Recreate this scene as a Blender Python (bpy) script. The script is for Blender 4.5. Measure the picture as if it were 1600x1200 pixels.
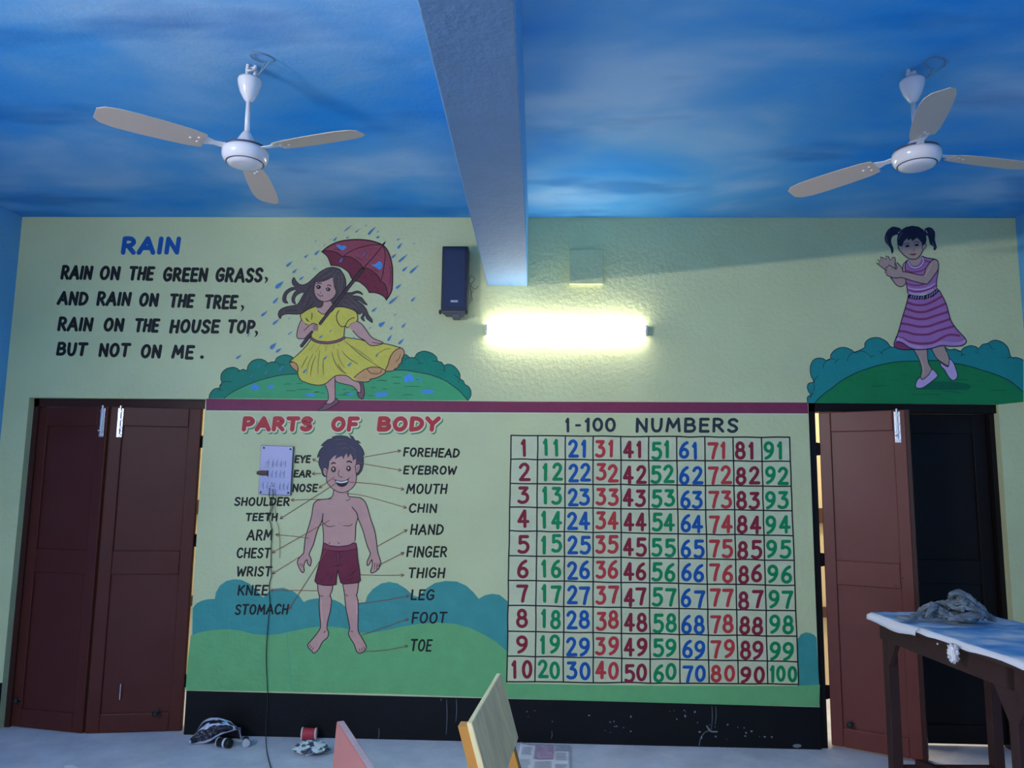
import bpy, bmesh, math, random
from mathutils import Vector, Matrix, noise
from mathutils.geometry import tessellate_polygon

for o in list(bpy.data.objects):
    bpy.data.objects.remove(o, do_unlink=True)
S = bpy.context.scene
COL = S.collection
random.seed(7)

# ------------------------------------------------------------------ camera
F = 1200.0                                   # focal length in pixels of a 1600 x 1200 picture
CAM = Vector((0.0, -5.0, 1.58))
PITCH, YAW, ROLL = math.radians(7.469), math.radians(-1.907), math.radians(-0.720)

def cam_axes():
    cp, sp = math.cos(PITCH), math.sin(PITCH)
    cy, sy = math.cos(YAW), math.sin(YAW)
    cr, sr = math.cos(ROLL), math.sin(ROLL)
    fwd = Vector((sy * cp, cy * cp, sp))
    right = Vector((cy, -sy, 0))
    down = -right.cross(fwd)
    return right * cr + down * sr, -right * sr + down * cr, fwd

RIGHT, DOWN, FWD = cam_axes()
cam_data = bpy.data.cameras.new('camera')
cam_data.sensor_fit = 'HORIZONTAL'
cam_data.sensor_width = 36.0
cam_data.lens = F * 36.0 / 1600.0
cam_data.clip_start = 0.05
cam = bpy.data.objects.new('camera', cam_data)
COL.objects.link(cam)
m3 = Matrix((RIGHT, -DOWN, -FWD)).transposed()
cam.matrix_world = Matrix.Translation(CAM) @ m3.to_4x4()
S.camera = cam

# ------------------------------------------------------------------ world, exposure, lights
S.view_settings.view_transform = 'Standard'
S.view_settings.look = 'None'
S.view_settings.gamma = 1.0
S.view_settings.use_curve_mapping = False
S.view_settings.exposure = 0.67

world = bpy.data.worlds.new('world')
S.world = world
world.use_nodes = True
wb = world.node_tree.nodes['Background']
wb.inputs[0].default_value = (0.86, 0.93, 1.0, 1)
wb.inputs[1].default_value = 0.44

TUBE_STRENGTH = 26.0          # the lit tube on the back wall
SIDE_TUBE_STRENGTH = 430.0     # its twin on the left wall, behind the picture's left edge
CORRIDOR_W = 60.0

def area_light(name, loc, target, sx, sy, watts, color):
    d = bpy.data.lights.new(name, 'AREA')
    d.shape = 'RECTANGLE'
    d.size, d.size_y, d.energy, d.color = sx, sy, watts, color
    o = bpy.data.objects.new(name, d)
    COL.objects.link(o)
    o.location = loc
    o.rotation_euler = (Vector(target) - Vector(loc)).to_track_quat('-Z', 'Y').to_euler()
    return o

area_light('corridor_lamp', (0.2, 0.8, 2.9), (0.2, 0.9, 0), 5.0, 0.3, CORRIDOR_W, (1.0, 0.9, 0.75))

# ------------------------------------------------------------------ geometry helpers
CEIL_Z = 3.371
def ray(x, y):
    return (RIGHT * ((x - 800) / F) + DOWN * ((y - 600) / F) + FWD)
def at_y(x, y, yy=0.0):                      # picture point -> point on the vertical plane Y = yy
    w = ray(x, y)
    return CAM + w * ((yy - CAM.y) / w.y)
def at_z(x, y, z=0.0):                       # picture point -> point on the level plane Z = z
    w = ray(x, y)
    return CAM + w * ((z - CAM.z) / w.z)

def srgb(r, g, b):
    def f(c):
        c /= 255.0
        return c / 12.92 if c <= 0.04045 else ((c + 0.055) / 1.055) ** 2.4
    return (f(r), f(g), f(b), 1.0)

# ------------------------------------------------------------------ materials
def plaster_group(name, strength):
    g = bpy.data.node_groups.new(name, 'ShaderNodeTree')
    g.interface.new_socket('Normal', in_out='OUTPUT', socket_type='NodeSocketVector')
    n, l = g.nodes, g.links
    out = n.new('NodeGroupOutput')
    geo = n.new('ShaderNodeNewGeometry')
    n1 = n.new('ShaderNodeTexNoise'); n1.inputs['Scale'].default_value = 34.0; n1.inputs['Detail'].default_value = 4.0
    n1.inputs['Roughness'].default_value = 0.55
    n2 = n.new('ShaderNodeTexNoise'); n2.inputs['Scale'].default_value = 3.0; n2.inputs['Detail'].default_value = 2.0
    l.new(geo.outputs['Position'], n1.inputs['Vector']); l.new(geo.outputs['Position'], n2.inputs['Vector'])
    ad = n.new('ShaderNodeMath'); ad.operation = 'MULTIPLY_ADD'; ad.inputs[1].default_value = 0.6
    l.new(n2.outputs['Fac'], ad.inputs[0]); l.new(n1.outputs['Fac'], ad.inputs[2])
    b = n.new('ShaderNodeBump'); b.inputs['Strength'].default_value = strength; b.inputs['Distance'].default_value = 0.012
    l.new(ad.outputs[0], b.inputs['Height'])
    l.new(b.outputs['Normal'], out.inputs['Normal'])
    return g
PLASTER = plaster_group('rough_plaster', 0.42)
SMOOTHER = plaster_group('smooth_plaster', 0.14)

def mat(name, rgb, rough=0.6, plaster=False, vary=0.0, vscale=8.0, metal=0.0, spec=0.5, emit=None, estr=0.0, bump=0.0, bscale=40.0, coat=0.0):
    m = bpy.data.materials.new(name)
    m.use_nodes = True
    n, l = m.node_tree.nodes, m.node_tree.links
    p = n['Principled BSDF']
    c = srgb(*rgb)
    p.inputs['Base Color'].default_value = c
    p.inputs['Roughness'].default_value = rough
    p.inputs['Metallic'].default_value = metal
    p.inputs['Specular IOR Level'].default_value = spec
    p.inputs['Coat Weight'].default_value = coat
    if emit:
        p.inputs['Emission Color'].default_value = (*emit, 1)
        p.inputs['Emission Strength'].default_value = estr
    if vary > 0:
        geo = n.new('ShaderNodeNewGeometry')
        t = n.new('ShaderNodeTexNoise'); t.inputs['Scale'].default_value = vscale; t.inputs['Detail'].default_value = 5
        l.new(geo.outputs['Position'], t.inputs['Vector'])
        mr = n.new('ShaderNodeMapRange')
        mr.inputs[1].default_value = 0.3; mr.inputs[2].default_value = 0.7
        mr.inputs[3].default_value = 1 - vary; mr.inputs[4].default_value = 1 + vary
        l.new(t.outputs['Fac'], mr.inputs[0])
        mx = n.new('ShaderNodeVectorMath'); mx.operation = 'SCALE'
        mx.inputs[0].default_value = c[:3]
        l.new(mr.outputs[0], mx.inputs['Scale'])
        l.new(mx.outputs[0], p.inputs['Base Color'])
    if plaster:
        g = n.new('ShaderNodeGroup'); g.node_tree = PLASTER if plaster is True else SMOOTHER
        l.new(g.outputs[0], p.inputs['Normal'])
    elif bump > 0:
        geo = n.new('ShaderNodeNewGeometry')
        t = n.new('ShaderNodeTexNoise'); t.inputs['Scale'].default_value = bscale; t.inputs['Detail'].default_value = 4
        l.new(geo.outputs['Position'], t.inputs['Vector'])
        b = n.new('ShaderNodeBump'); b.inputs['Strength'].default_value = bump; b.inputs['Distance'].default_value = 0.01
        l.new(t.outputs['Fac'], b.inputs['Height']); l.new(b.outputs['Normal'], p.inputs['Normal'])
    return m

def paint(name, rgb, vary=0.06):
    return mat(name, rgb, 0.5, plaster=True, vary=vary, vscale=9.0, spec=0.3)

WALL = mat('pale_green_distemper', (210, 217, 168), 0.5, plaster=True, vary=0.05, vscale=2.0, spec=0.35)
SIDEWALL = mat('sky_blue_distemper', (96, 172, 226), 0.6, plaster=True, vary=0.05, vscale=2.0)
BEAMP = mat('pale_blue_beam_paint', (98, 134, 174), 0.75, plaster=True, vary=0.04)
DADO = mat('black_dado_paint', (5, 8, 16), 0.55, plaster='smooth', vary=0.1, spec=0.25)
DOORL = mat('dark_maroon_left_door', (84, 40, 36), 0.42, vary=0.06, vscale=5, bump=0.05, bscale=18, spec=0.22)  # left door's leaves, a darker maroon than the right door's
DOORW = mat('maroon_door_enamel', (112, 58, 52), 0.36, vary=0.06, vscale=5, bump=0.05, bscale=18, spec=0.3)
DOORDK = mat('dark_maroon_frame', (60, 32, 31), 0.45, vary=0.08, spec=0.25)
FRAME_LEAFSHADE = mat('near_black_frame_and_leaf_shade', (20, 16, 19), 0.5, vary=0.08, spec=0.2)  # on the closed leaf this near-black includes the ajar leaf's shadow
ALU = mat('bright_aluminium', (216, 220, 232), 0.3, metal=0.7)
BLACKM = mat('black_metal', (22, 22, 26), 0.5)
WHITEP = mat('white_fan_enamel', (226, 222, 228), 0.22, coat=0.3)
BLADEM = mat('ivory_fan_blade', (206, 186, 172), 0.4)
DARKLINE = mat('dark_trim_line', (70, 66, 82), 0.4)

# ------------------------------------------------------------------ object helpers
def finish(bm, name, mats, parent=None, smooth=False, recalc=True):
    me = bpy.data.meshes.new(name)
    if recalc: bmesh.ops.recalc_face_normals(bm, faces=bm.faces)
    bm.to_mesh(me); bm.free()
    for m in (mats if isinstance(mats, (list, tuple)) else [mats]):
        me.materials.append(m)
    if smooth:
        me.polygons.foreach_set('use_smooth', [True] * len(me.polygons))
    o = bpy.data.objects.new(name, me)
    COL.objects.link(o)
    if parent:
        o.parent = parent
        o.matrix_parent_inverse = parent.matrix_basis.inverted()
    return o

def tag(o, label=None, cat=None, group=None, kind=None):
    if label: o['label'] = label
    if cat: o['category'] = cat
    if group: o['group'] = group
    if kind: o['kind'] = kind
    return o

def thing(name, label, cat, loc=(0, 0, 0), group=None):
    o = bpy.data.objects.new(name, None)
    o.empty_display_size = 0.1
    COL.objects.link(o)
    o.location = loc
    return tag(o, label, cat, group)

def box(bm, lo, hi, mi=0, bevel=0.0):
    x0, y0, z0 = lo; x1, y1, z1 = hi
    vs = [bm.verts.new(c) for c in ((x0,y0,z0),(x1,y0,z0),(x1,y1,z0),(x0,y1,z0),(x0,y0,z1),(x1,y0,z1),(x1,y1,z1),(x0,y1,z1))]
    fs = [bm.faces.new([vs[i] for i in q]) for q in ((0,3,2,1),(4,5,6,7),(0,1,5,4),(1,2,6,5),(2,3,7,6),(3,0,4,7))]
    for f in fs: f.material_index = mi
    if bevel > 0:
        es = list({e for f in fs for e in f.edges})
        r = bmesh.ops.bevel(bm, geom=es, offset=bevel, segments=2, affect='EDGES', profile=0.5)
        for f in r['faces']: f.material_index = mi
    return vs

def prism(bm, pts, vec, mi=0):
    """closed polygon pts (3d) pushed along vec"""
    vec = Vector(vec)
    a = [bm.verts.new(p) for p in pts]
    b = [bm.verts.new(Vector(p) + vec) for p in pts]
    fs = [bm.faces.new(a), bm.faces.new(b[::-1])]
    n = len(pts)
    for i in range(n):
        fs.append(bm.faces.new((a[i], b[i], b[(i+1) % n], a[(i+1) % n])))
    for f in fs: f.material_index = mi
    return fs

def lathe(bm, prof, centre=(0, 0, 0), seg=32, mi=0, axis=None):
    """prof: list of (radius, z)"""
    M = Matrix.Translation(centre)
    if axis is not None:
        M = M @ Vector((0, 0, 1)).rotation_difference(Vector(axis)).to_matrix().to_4x4()
    rings = []
    for r, z in prof:
        if r < 1e-5:
            rings.append([bm.verts.new(M @ Vector((0, 0, z)))])
        else:
            rings.append([bm.verts.new(M @ Vector((r * math.cos(2*math.pi*k/seg), r * math.sin(2*math.pi*k/seg), z))) for k in range(seg)])
    for a, b in zip(rings, rings[1:]):
        for k in range(seg):
            k2 = (k + 1) % seg
            if len(a) == 1 and len(b) == 1: continue
            if len(a) == 1: f = bm.faces.new((a[0], b[k], b[k2]))
            elif len(b) == 1: f = bm.faces.new((a[k], b[0], a[k2]))
            else: f = bm.faces.new((a[k], b[k], b[k2], a[k2]))
            f.material_index = mi

def catmull(pts, closed=False, sub=6):
    n = len(pts)
    if n < 3: return [tuple(p) for p in pts]
    out = []
    rng = range(n) if closed else range(n - 1)
    for i in rng:
        if closed:
            p0, p1, p2, p3 = pts[(i-1) % n], pts[i], pts[(i+1) % n], pts[(i+2) % n]
        else:
            p0, p1, p2, p3 = pts[max(i-1, 0)], pts[i], pts[i+1], pts[min(i+2, n-1)]
        for k in range(sub):
            t = k / sub
            out.append(tuple(0.5 * ((2*b) + (-a + c)*t + (2*a - 5*b + 4*c - d)*t*t + (-a + 3*b - 3*c + d)*t**3) for a, b, c, d in zip(p0, p1, p2, p3)))
    if not closed: out.append(tuple(pts[-1]))
    return out

def tube(bm, pts, r, seg=8, mi=0, smooth=True):
    P = [Vector(p) for p in (catmull(pts, False, 6) if smooth else pts)]
    rings = []
    ref = Vector((0.31, 0.52, 0.8))
    for i, p in enumerate(P):
        t = (P[min(i+1, len(P)-1)] - P[max(i-1, 0)]).normalized()
        u = t.cross(ref)
        if u.length < 0.05: u = t.cross(Vector((1, 0, 0)))
        u.normalize(); v = t.cross(u)
        rr = r(i / (len(P)-1)) if callable(r) else r
        rings.append([bm.verts.new(p + (u*math.cos(2*math.pi*k/seg) + v*math.sin(2*math.pi*k/seg))*rr) for k in range(seg)])
    for a, b in zip(rings, rings[1:]):
        for k in range(seg):
            f = bm.faces.new((a[k], a[(k+1) % seg], b[(k+1) % seg], b[k])); f.material_index = mi
    for q in (rings[0][::-1], rings[-1]):
        f = bm.faces.new(q); f.material_index = mi

# ------------------------------------------------------------------ painting on the wall
class Paint:
    """flat painted shapes on the back wall; points are given in picture pixels of the photograph and land on the wall's plane"""
    def __init__(self, base=0.0003, tr=None):
        self.bm = bmesh.new()
        self.mats = []; self.base = base; self.k = 0
        self.tr = tr or (0, 0, 1)
    def frame(self, ox, oy, s): self.tr = (ox, oy, s); return self
    def px(self, p): return (self.tr[0] + p[0] / self.tr[2], self.tr[1] + p[1] / self.tr[2])
    def mi(self, m):
        if m not in self.mats: self.mats.append(m)
        return self.mats.index(m)
    def off(self, L):
        self.k = (self.k + 1) % 8
        return self.base + L * 0.00022 + self.k * 0.000025
    def _v(self, p, off):
        w = at_y(p[0], p[1], 0.0)
        return self.bm.verts.new((w.x, -off, w.z))
    def _f(self, vs, mi):
        try: f = self.bm.faces.new(vs)
        except ValueError: return
        f.normal_update()
        if f.normal.y > 0: f.normal_flip()
        f.material_index = mi
    def fill(self, pts, m, L=0, smooth=True, sub=5):
        pts = [self.px(p) for p in pts]
        if smooth: pts = catmull(pts, True, sub)
        off, mi = self.off(L), self.mi(m)
        vs = [self._v(p, off) for p in pts]
        for t in tessellate_polygon([[Vector((p[0], p[1], 0)) for p in pts]]):
            self._f([vs[i] for i in t], mi)
        return self
    def line(self, pts, w, m, L=1, smooth=True, closed=False, taper=0.0, sub=6, scaled=True):
        pts = [self.px(p) for p in pts]
        if smooth: pts = catmull(pts, closed, sub)
        elif closed: pts = pts + [pts[0]]
        if closed and smooth: pts = pts + [pts[0]]
        q = [pts[0]]
        for p in pts[1:]:
            if math.hypot(p[0]-q[-1][0], p[1]-q[-1][1]) > 0.05: q.append(p)
        pts = q
        if len(pts) < 2: return self
        off, mi = self.off(L), self.mi(m)
        n = len(pts); left, right = [], []
        for i, p in enumerate(pts):
            a = pts[max(i-1, 0)]; b = pts[min(i+1, n-1)]
            if closed and i in (0, n-1): a, b = pts[n-2], pts[1]
            dx, dy = b[0]-a[0], b[1]-a[1]; d = math.hypot(dx, dy) or 1
            hw = w / 2
            if taper:
                t = i / (n-1); hw *= (1 - taper) + taper * math.sin(math.pi * min(max(t, 0.0), 1.0)) ** 0.6
                hw = max(hw, 0.12)
            left.append(self._v((p[0] - dy/d*hw, p[1] + dx/d*hw), off))
            right.append(self._v((p[0] + dy/d*hw, p[1] - dx/d*hw), off))
        for i in range(n-1):
            self._f([left[i], left[i+1], right[i+1], right[i]], mi)
        if not closed and not taper and w > 1.6:
            for end, nb, lv, rv in ((0, 1, left[0], right[0]), (n-1, n-2, left[-1], right[-1])):
                p, o = pts[end], pts[nb]
                dx, dy = p[0]-o[0], p[1]-o[1]; d = math.hypot(dx, dy) or 1
                dx, dy = dx/d, dy/d; arc = []
                s = 1 if end else -1
                for k in range(1, 6):
                    a = math.pi * k / 6
                    c, sn = math.cos(a), math.sin(a)
                    # from left side round to right side
                    nx, ny = (-dy*s, dx*s)
                    arc.append(self._v((p[0] + (nx*c + dx*sn)*w/2, p[1] + (ny*c + dy*sn)*w/2), off))
                self._f([lv] + arc + [rv], mi)
        return self
    def ellipse(self, cx, cy, rx, ry, m, L=1, n=20, rot=0.0):
        pts = []
        for k in range(n):
            a = 2*math.pi*k/n
            x, y = rx*math.cos(a), ry*math.sin(a)
            pts.append((cx + x*math.cos(rot) - y*math.sin(rot), cy + x*math.sin(rot) + y*math.cos(rot)))
        return self.fill(pts, m, L, smooth=False)
    def build(self, name, parent=None):
        return finish(self.bm, name, self.mats, parent, recalc=False)

# brush lettering: strokes in a box of width w and height 1 (0 = top); '~' smooth, 'o' ellipse cx,cy,rx,ry
GLYPH = {
 'A': (.8, ['0,1 .4,0', '.4,0 .8,1', '.16,.66 .64,.66']),
 'B': (.66, ['.05,0 .05,1', '~.05,0 .42,.01 .58,.22 .42,.46 .05,.48', '~.05,.48 .5,.5 .66,.74 .5,.98 .05,1']),
 'C': (.66, ['~.63,.15 .5,.02 .3,0 .1,.2 .03,.5 .1,.82 .3,1 .5,.98 .65,.85']),
 'D': (.68, ['.05,0 .05,1', '~.05,0 .4,.05 .64,.28 .66,.6 .46,.9 .05,1']),
 'E': (.56, ['.05,0 .05,1', '.05,0 .55,0', '.05,.48 .48,.48', '.05,1 .56,1']),
 'F': (.55, ['.05,0 .05,1', '.05,0 .55,0', '.05,.5 .46,.5']),
 'G': (.7, ['~.63,.15 .5,.02 .3,0 .1,.2 .03,.5 .1,.82 .3,1 .5,.97 .66,.84', '.66,.84 .66,.55', '.66,.55 .4,.55']),
 'H': (.66, ['.05,0 .05,1', '.62,0 .62,1', '.05,.5 .62,.5']),
 'I': (.12, ['.06,0 .06,1']),
 'K': (.64, ['.05,0 .05,1', '.6,0 .05,.58', '.22,.42 .64,1']),
 'L': (.52, ['.05,0 .05,1', '.05,1 .52,1']),
 'M': (.86, ['.02,1 .12,0', '.12,0 .43,.68', '.43,.68 .74,0', '.74,0 .84,1']),
 'N': (.68, ['.05,1 .05,0', '.05,0 .64,1', '.64,1 .64,0']),
 'O': (.74, ['o.37,.5,.33,.5']),
 'P': (.62, ['.05,0 .05,1', '~.05,0 .42,.02 .6,.26 .44,.52 .05,.56']),
 'R': (.66, ['.05,0 .05,1', '~.05,0 .42,.02 .58,.25 .42,.48 .05,.52', '.28,.52 .64,1']),
 'S': (.6, ['~.57,.14 .4,0 .16,.04 .06,.25 .2,.43 .42,.54 .57,.75 .44,.96 .2,1 .03,.87']),
 'T': (.66, ['0,0 .66,0', '.33,0 .33,1']),
 'U': (.66, ['~.04,0 .05,.6 .15,.92 .33,1 .5,.92 .6,.6 .62,0']),
 'W': (.95, ['.02,0 .2,1', '.2,1 .47,.25', '.47,.25 .72,1', '.72,1 .94,0']),
 'Y': (.7, ['0,0 .35,.5', '.7,0 .35,.5', '.35,.5 .35,1']),
 '-': (.5, ['.05,.52 .45,.52']),
 '0': (.66, ['o.33,.5,.28,.48']),
 '1': (.32, ['.2,0 .2,1', '.05,.2 .2,.02']),
 '2': (.6, ['~.06,.2 .18,.04 .38,.01 .53,.2 .45,.47 .25,.74 .06,1', '.06,1 .6,1']),
 '3': (.6, ['.08,.03 .52,.03', '.52,.03 .26,.4', '~.26,.4 .48,.46 .57,.7 .45,.94 .2,1 .03,.92']),
 '4': (.7, ['.44,0 .03,.68', '.03,.68 .68,.68', '.46,0 .46,1']),
 '5': (.6, ['.12,0 .55,0', '.12,0 .1,.42', '~.1,.42 .34,.36 .54,.5 .57,.74 .42,.97 .18,1 .03,.93']),
 '6': (.62, ['~.5,0 .26,.16 .08,.48 .05,.74', 'o.31,.72,.26,.27']),
 '7': (.6, ['.03,.04 .58,.04', '~.58,.04 .42,.45 .3,1']),
 '8': (.64, ['o.32,.25,.22,.24', 'o.32,.73,.28,.27']),
 '9': (.62, ['o.31,.28,.26,.27', '~.57,.24 .55,.55 .36,.85 .1,1']),
}

def letters(p, s, x0, x1, yt, yb, w, m, L=2, slant=0.0, rise=0.0, gap=0.26, wob=0.02, dx=0.0, dy=0.0, grow=0.0, seed=0):
    """write s so that it fills x0..x1; yt / yb top and foot of the stroke centres at the left, rise = drop of the line at the right"""
    p.frame(0, 0, 1)
    rnd = random.Random(s + str(seed))
    h = yb - yt
    tot = sum(GLYPH[c][0] for c in s) + gap * (len(s) - 1)
    W = x1 - x0
    sx = W / max(tot, 0.2)
    cur = 0.0
    for c in s:
        gw, strokes = GLYPH[c]
        jy, jh = rnd.uniform(-wob, wob) * h, 1 + rnd.uniform(-wob, wob)
        js = slant + rnd.uniform(-wob, wob)
        def P(u, v):
            x = x0 + (cur + u) * sx
            y = yt + v * h * jh + jy + rise * (x - x0) / max(W, 1)
            return (x + js * (0.5 - v) * h + dx, y + dy)
        for st in strokes:
            if st[0] == 'o':
                cx, cy, rx, ry = map(float, st[1:].split(','))
                pts = [P(cx + rx*math.cos(a*math.pi/7 - 1.2), cy + ry*math.sin(a*math.pi/7 - 1.2)) for a in range(14)]
                p.line(pts, w + grow, m, L, True, True, sub=3)
            elif st[0] == '~':
                pts = [P(*map(float, q.split(','))) for q in st[1:].split()]
                p.line(pts, w + grow, m, L, True, sub=5)
            else:
                pts = [P(*map(float, q.split(','))) for q in st.split()]
                p.line(pts, w * rnd.uniform(.95, 1.06) + grow, m, L, False)
        cur += gw + gap

# ================================================================== THE ROOM
LX, RX = -3.565, 3.152                        # side walls
D1 = (-3.395, -2.200); D2 = (1.752, 2.957)    # the two door openings (X)
T1, T2 = 2.118, 2.130                         # heads of the openings
WT = 0.22                                     # wall thickness
YF = -6.4                                     # the room runs on behind the camera to here

bm = bmesh.new()
for lo, hi in (((LX - .2, 0, 0), (D1[0], WT, CEIL_Z)), ((D1[1], 0, 0), (D2[0], WT, CEIL_Z)), ((D2[1], 0, 0), (RX + .2, WT, CEIL_Z)),
               ((D1[0], 0, T1), (D1[1], WT, CEIL_Z)), ((D2[0], 0, T2), (D2[1], WT, CEIL_Z))):
    box(bm, lo, hi)
tag(finish(bm, 'wall_back', WALL), kind='structure')
bm = bmesh.new(); box(bm, (LX - .2, YF, 0), (LX, 0, CEIL_Z))
tag(finish(bm, 'wall_left', SIDEWALL), kind='structure')
bm = bmesh.new(); box(bm, (RX, YF, 0), (RX + .2, 0, CEIL_Z))
tag(finish(bm, 'wall_right', SIDEWALL), kind='structure')

# ---- ceiling painted as a cloudy sky
def sky_material():
    m = bpy.data.materials.new('painted_sky_ceiling')
    m.use_nodes = True
    n, l = m.node_tree.nodes, m.node_tree.links
    p = n['Principled BSDF']; p.inputs['Roughness'].default_value = 0.75; p.inputs['Specular IOR Level'].default_value = 0.2
    geo = n.new('ShaderNodeNewGeometry')
    mp = n.new('ShaderNodeMapping'); mp.inputs['Scale'].default_value = (0.62, 1.0, 1)
    mp.inputs['Rotation'].default_value = (0, 0, 0.12); mp.inputs['Location'].default_value = (3.1, 1.2, 0)
    l.new(geo.outputs['Position'], mp.inputs['Vector'])
    a = n.new('ShaderNodeTexNoise'); a.inputs['Scale'].default_value = 1.5; a.inputs['Detail'].default_value = 3.5; a.inputs['Roughness'].default_value = 0.5
    a.inputs['Distortion'].default_value = 0.25
    l.new(mp.outputs[0], a.inputs['Vector'])
    mp2 = n.new('ShaderNodeMapping'); mp2.inputs['Scale'].default_value = (0.6, 1.9, 1); mp2.inputs['Location'].default_value = (7.7, 0.4, 0)
    l.new(geo.outputs['Position'], mp2.inputs['Vector'])
    b = n.new('ShaderNodeTexNoise'); b.inputs['Scale'].default_value = 1.7; b.inputs['Detail'].default_value = 3; b.inputs['Roughness'].default_value = 0.45
    l.new(mp2.outputs[0], b.inputs['Vector'])
    r1 = n.new('ShaderNodeValToRGB'); e = r1.color_ramp.elements
    e[0].position = 0.34; e[0].color = srgb(40, 152, 234)
    e[1].position = 0.68; e[1].color = srgb(158, 200, 238)
    x = r1.color_ramp.elements.new(0.50); x.color = srgb(96, 172, 232)
    l.new(a.outputs['Fac'], r1.inputs[0])
    mr = n.new('ShaderNodeMapRange'); mr.inputs[1].default_value = 0.56; mr.inputs[2].default_value = 0.70
    mr.inputs[3].default_value = 0.0; mr.inputs[4].default_value = 0.55
    l.new(b.outputs['Fac'], mr.inputs[0])
    mx = n.new('ShaderNodeMix'); mx.data_type = 'RGBA'
    l.new(mr.outputs[0], mx.inputs[0]); l.new(r1.outputs[0], mx.inputs[6]); mx.inputs[7].default_value = srgb(18, 112, 194)
    l.new(mx.outputs[2], p.inputs['Base Color'])
    g = n.new('ShaderNodeGroup'); g.node_tree = SMOOTHER
    l.new(g.outputs[0], p.inputs['Normal'])
    return m
SKY = sky_material()
bm = bmesh.new(); box(bm, (LX - .2, YF, CEIL_Z), (RX + .2, WT, CEIL_Z + .15))
tag(finish(bm, 'ceiling', SKY), kind='structure')

# ---- beam under the ceiling, running towards the camera
bm = bmesh.new(); box(bm, (-0.340, YF, 2.895), (-0.070, 0, CEIL_Z), 0, 0.006)
for f in bm.faces:
    f.normal_update()
    if abs(f.normal.x) > 0.7: f.material_index = 1
tag(finish(bm, 'beam', [BEAMP, SIDEWALL]), kind='structure')

# ---- concrete floor
def floor_material():
    m = bpy.data.materials.new('worn_cement_floor')
    m.use_nodes = True
    n, l = m.node_tree.nodes, m.node_tree.links
    p = n['Principled BSDF']; p.inputs['Roughness'].default_value = 0.62; p.inputs['Specular IOR Level'].default_value = 0.35
    geo = n.new('ShaderNodeNewGeometry')
    a = n.new('ShaderNodeTexNoise'); a.inputs['Scale'].default_value = 3.5; a.inputs['Detail'].default_value = 8; a.inputs['Roughness'].default_value = 0.65
    l.new(geo.outputs['Position'], a.inputs['Vector'])
    r = n.new('ShaderNodeValToRGB'); e = r.color_ramp.elements
    e[0].position = 0.3; e[0].color = srgb(190, 194, 210)
    e[1].position = 0.7; e[1].color = srgb(226, 228, 240)
    l.new(a.outputs['Fac'], r.inputs[0])
    v = n.new('ShaderNodeTexNoise'); v.inputs['Scale'].default_value = 55; v.inputs['Detail'].default_value = 2
    l.new(geo.outputs['Position'], v.inputs['Vector'])
    mr = n.new('ShaderNodeMapRange'); mr.inputs[1].default_value = 0.69; mr.inputs[2].default_value = 0.73
    l.new(v.outputs['Fac'], mr.inputs[0])
    mx = n.new('ShaderNodeMix'); mx.data_type = 'RGBA'
    l.new(mr.outputs[0], mx.inputs[0]); l.new(r.outputs[0], mx.inputs[6]); mx.inputs[7].default_value = srgb(232, 234, 242)
    l.new(mx.outputs[2], p.inputs['Base Color'])
    b = n.new('ShaderNodeBump'); b.inputs['Strength'].default_value = 0.25; b.inputs['Distance'].default_value = 0.01
    l.new(a.outputs['Fac'], b.inputs['Height']); l.new(b.outputs['Normal'], p.inputs['Normal'])
    return m
FLOOR = floor_material()
bm = bmesh.new(); box(bm, (LX - .2, YF, -0.1), (RX + .2, 2.2, 0))
tag(finish(bm, 'floor', FLOOR), kind='structure')

# ---- corridor seen through the gaps beside the doors
CREAM = mat('cream_corridor_paint', (236, 214, 176), 0.6)
RAIL = mat('brown_rail', (92, 60, 52), 0.5)
bm = bmesh.new(); box(bm, (LX - .2, 1.5, 0), (RX + .2, 1.6, CEIL_Z))
box(bm, (LX, 1.46, 1.30), (RX, 1.5, 1.42), 1); box(bm, (LX, 1.46, 0.55), (RX, 1.5, 0.63), 1)
tag(finish(bm, 'wall_corridor', [CREAM, RAIL]), kind='structure')
bm = bmesh.new(); box(bm, (LX - .2, WT, CEIL_Z - .2), (RX + .2, 1.6, CEIL_Z - .1))
tag(finish(bm, 'ceiling_corridor', CREAM), kind='structure')

# ---- black dado and maroon band
def wall_slab(name, quad, thick, m, off=0.0):
    bm = bmesh.new()
    pts = [at_y(x, y, 0) for x, y in quad]
    prism(bm, [(p.x, -off, p.z) for p in pts], (0, -thick, 0))
    return tag(finish(bm, name, m), kind='structure')
bm = bmesh.new()
a = at_y(290, 1079); b = at_y(1281, 1105); 
prism(bm, [(D1[1], 0, 0), (D2[0], 0, 0), (D2[0], 0, b.z), (0.2, 0, at_y(880, 1094).z), (-1.0, 0, at_y(600, 1087).z), (D1[1], 0, a.z)], (0, -0.004, 0))
for x0, x1, zz in ((LX, D1[0], 0.286), (D2[1], RX, 0.27)):
    box(bm, (x0, -0.004, 0), (x1, 0, zz))
tag(finish(bm, 'baseboard_back', DADO), kind='structure')
BAND = paint('maroon_band_paint', (134, 50, 84))
p = Paint(0.0004)
p.fill([(322, 623), (500, 624.6), (800, 627.5), (1262, 629), (1263, 646), (1000, 645.3), (700, 644), (322, 641)], BAND, 0, smooth=False)
tag(p.build('trim_1'), kind='structure')
PALELINE = paint('pale_edge_line', (224, 232, 206))
p = Paint(0.0005)
p.line([(290, 1080), (400, 1083), (600, 1087.5), (800, 1092.5), (1000, 1097), (1280, 1105)], 1.8, PALELINE, 0)  # pale stroke stands in for the highlight on the dado's top edge
p.line([(322, 642.2), (500, 644.2), (800, 645.5), (1262, 647)], 1.2, PALELINE, 0)
o = p.build('trim_2'); tag(o, kind='structure')
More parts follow.
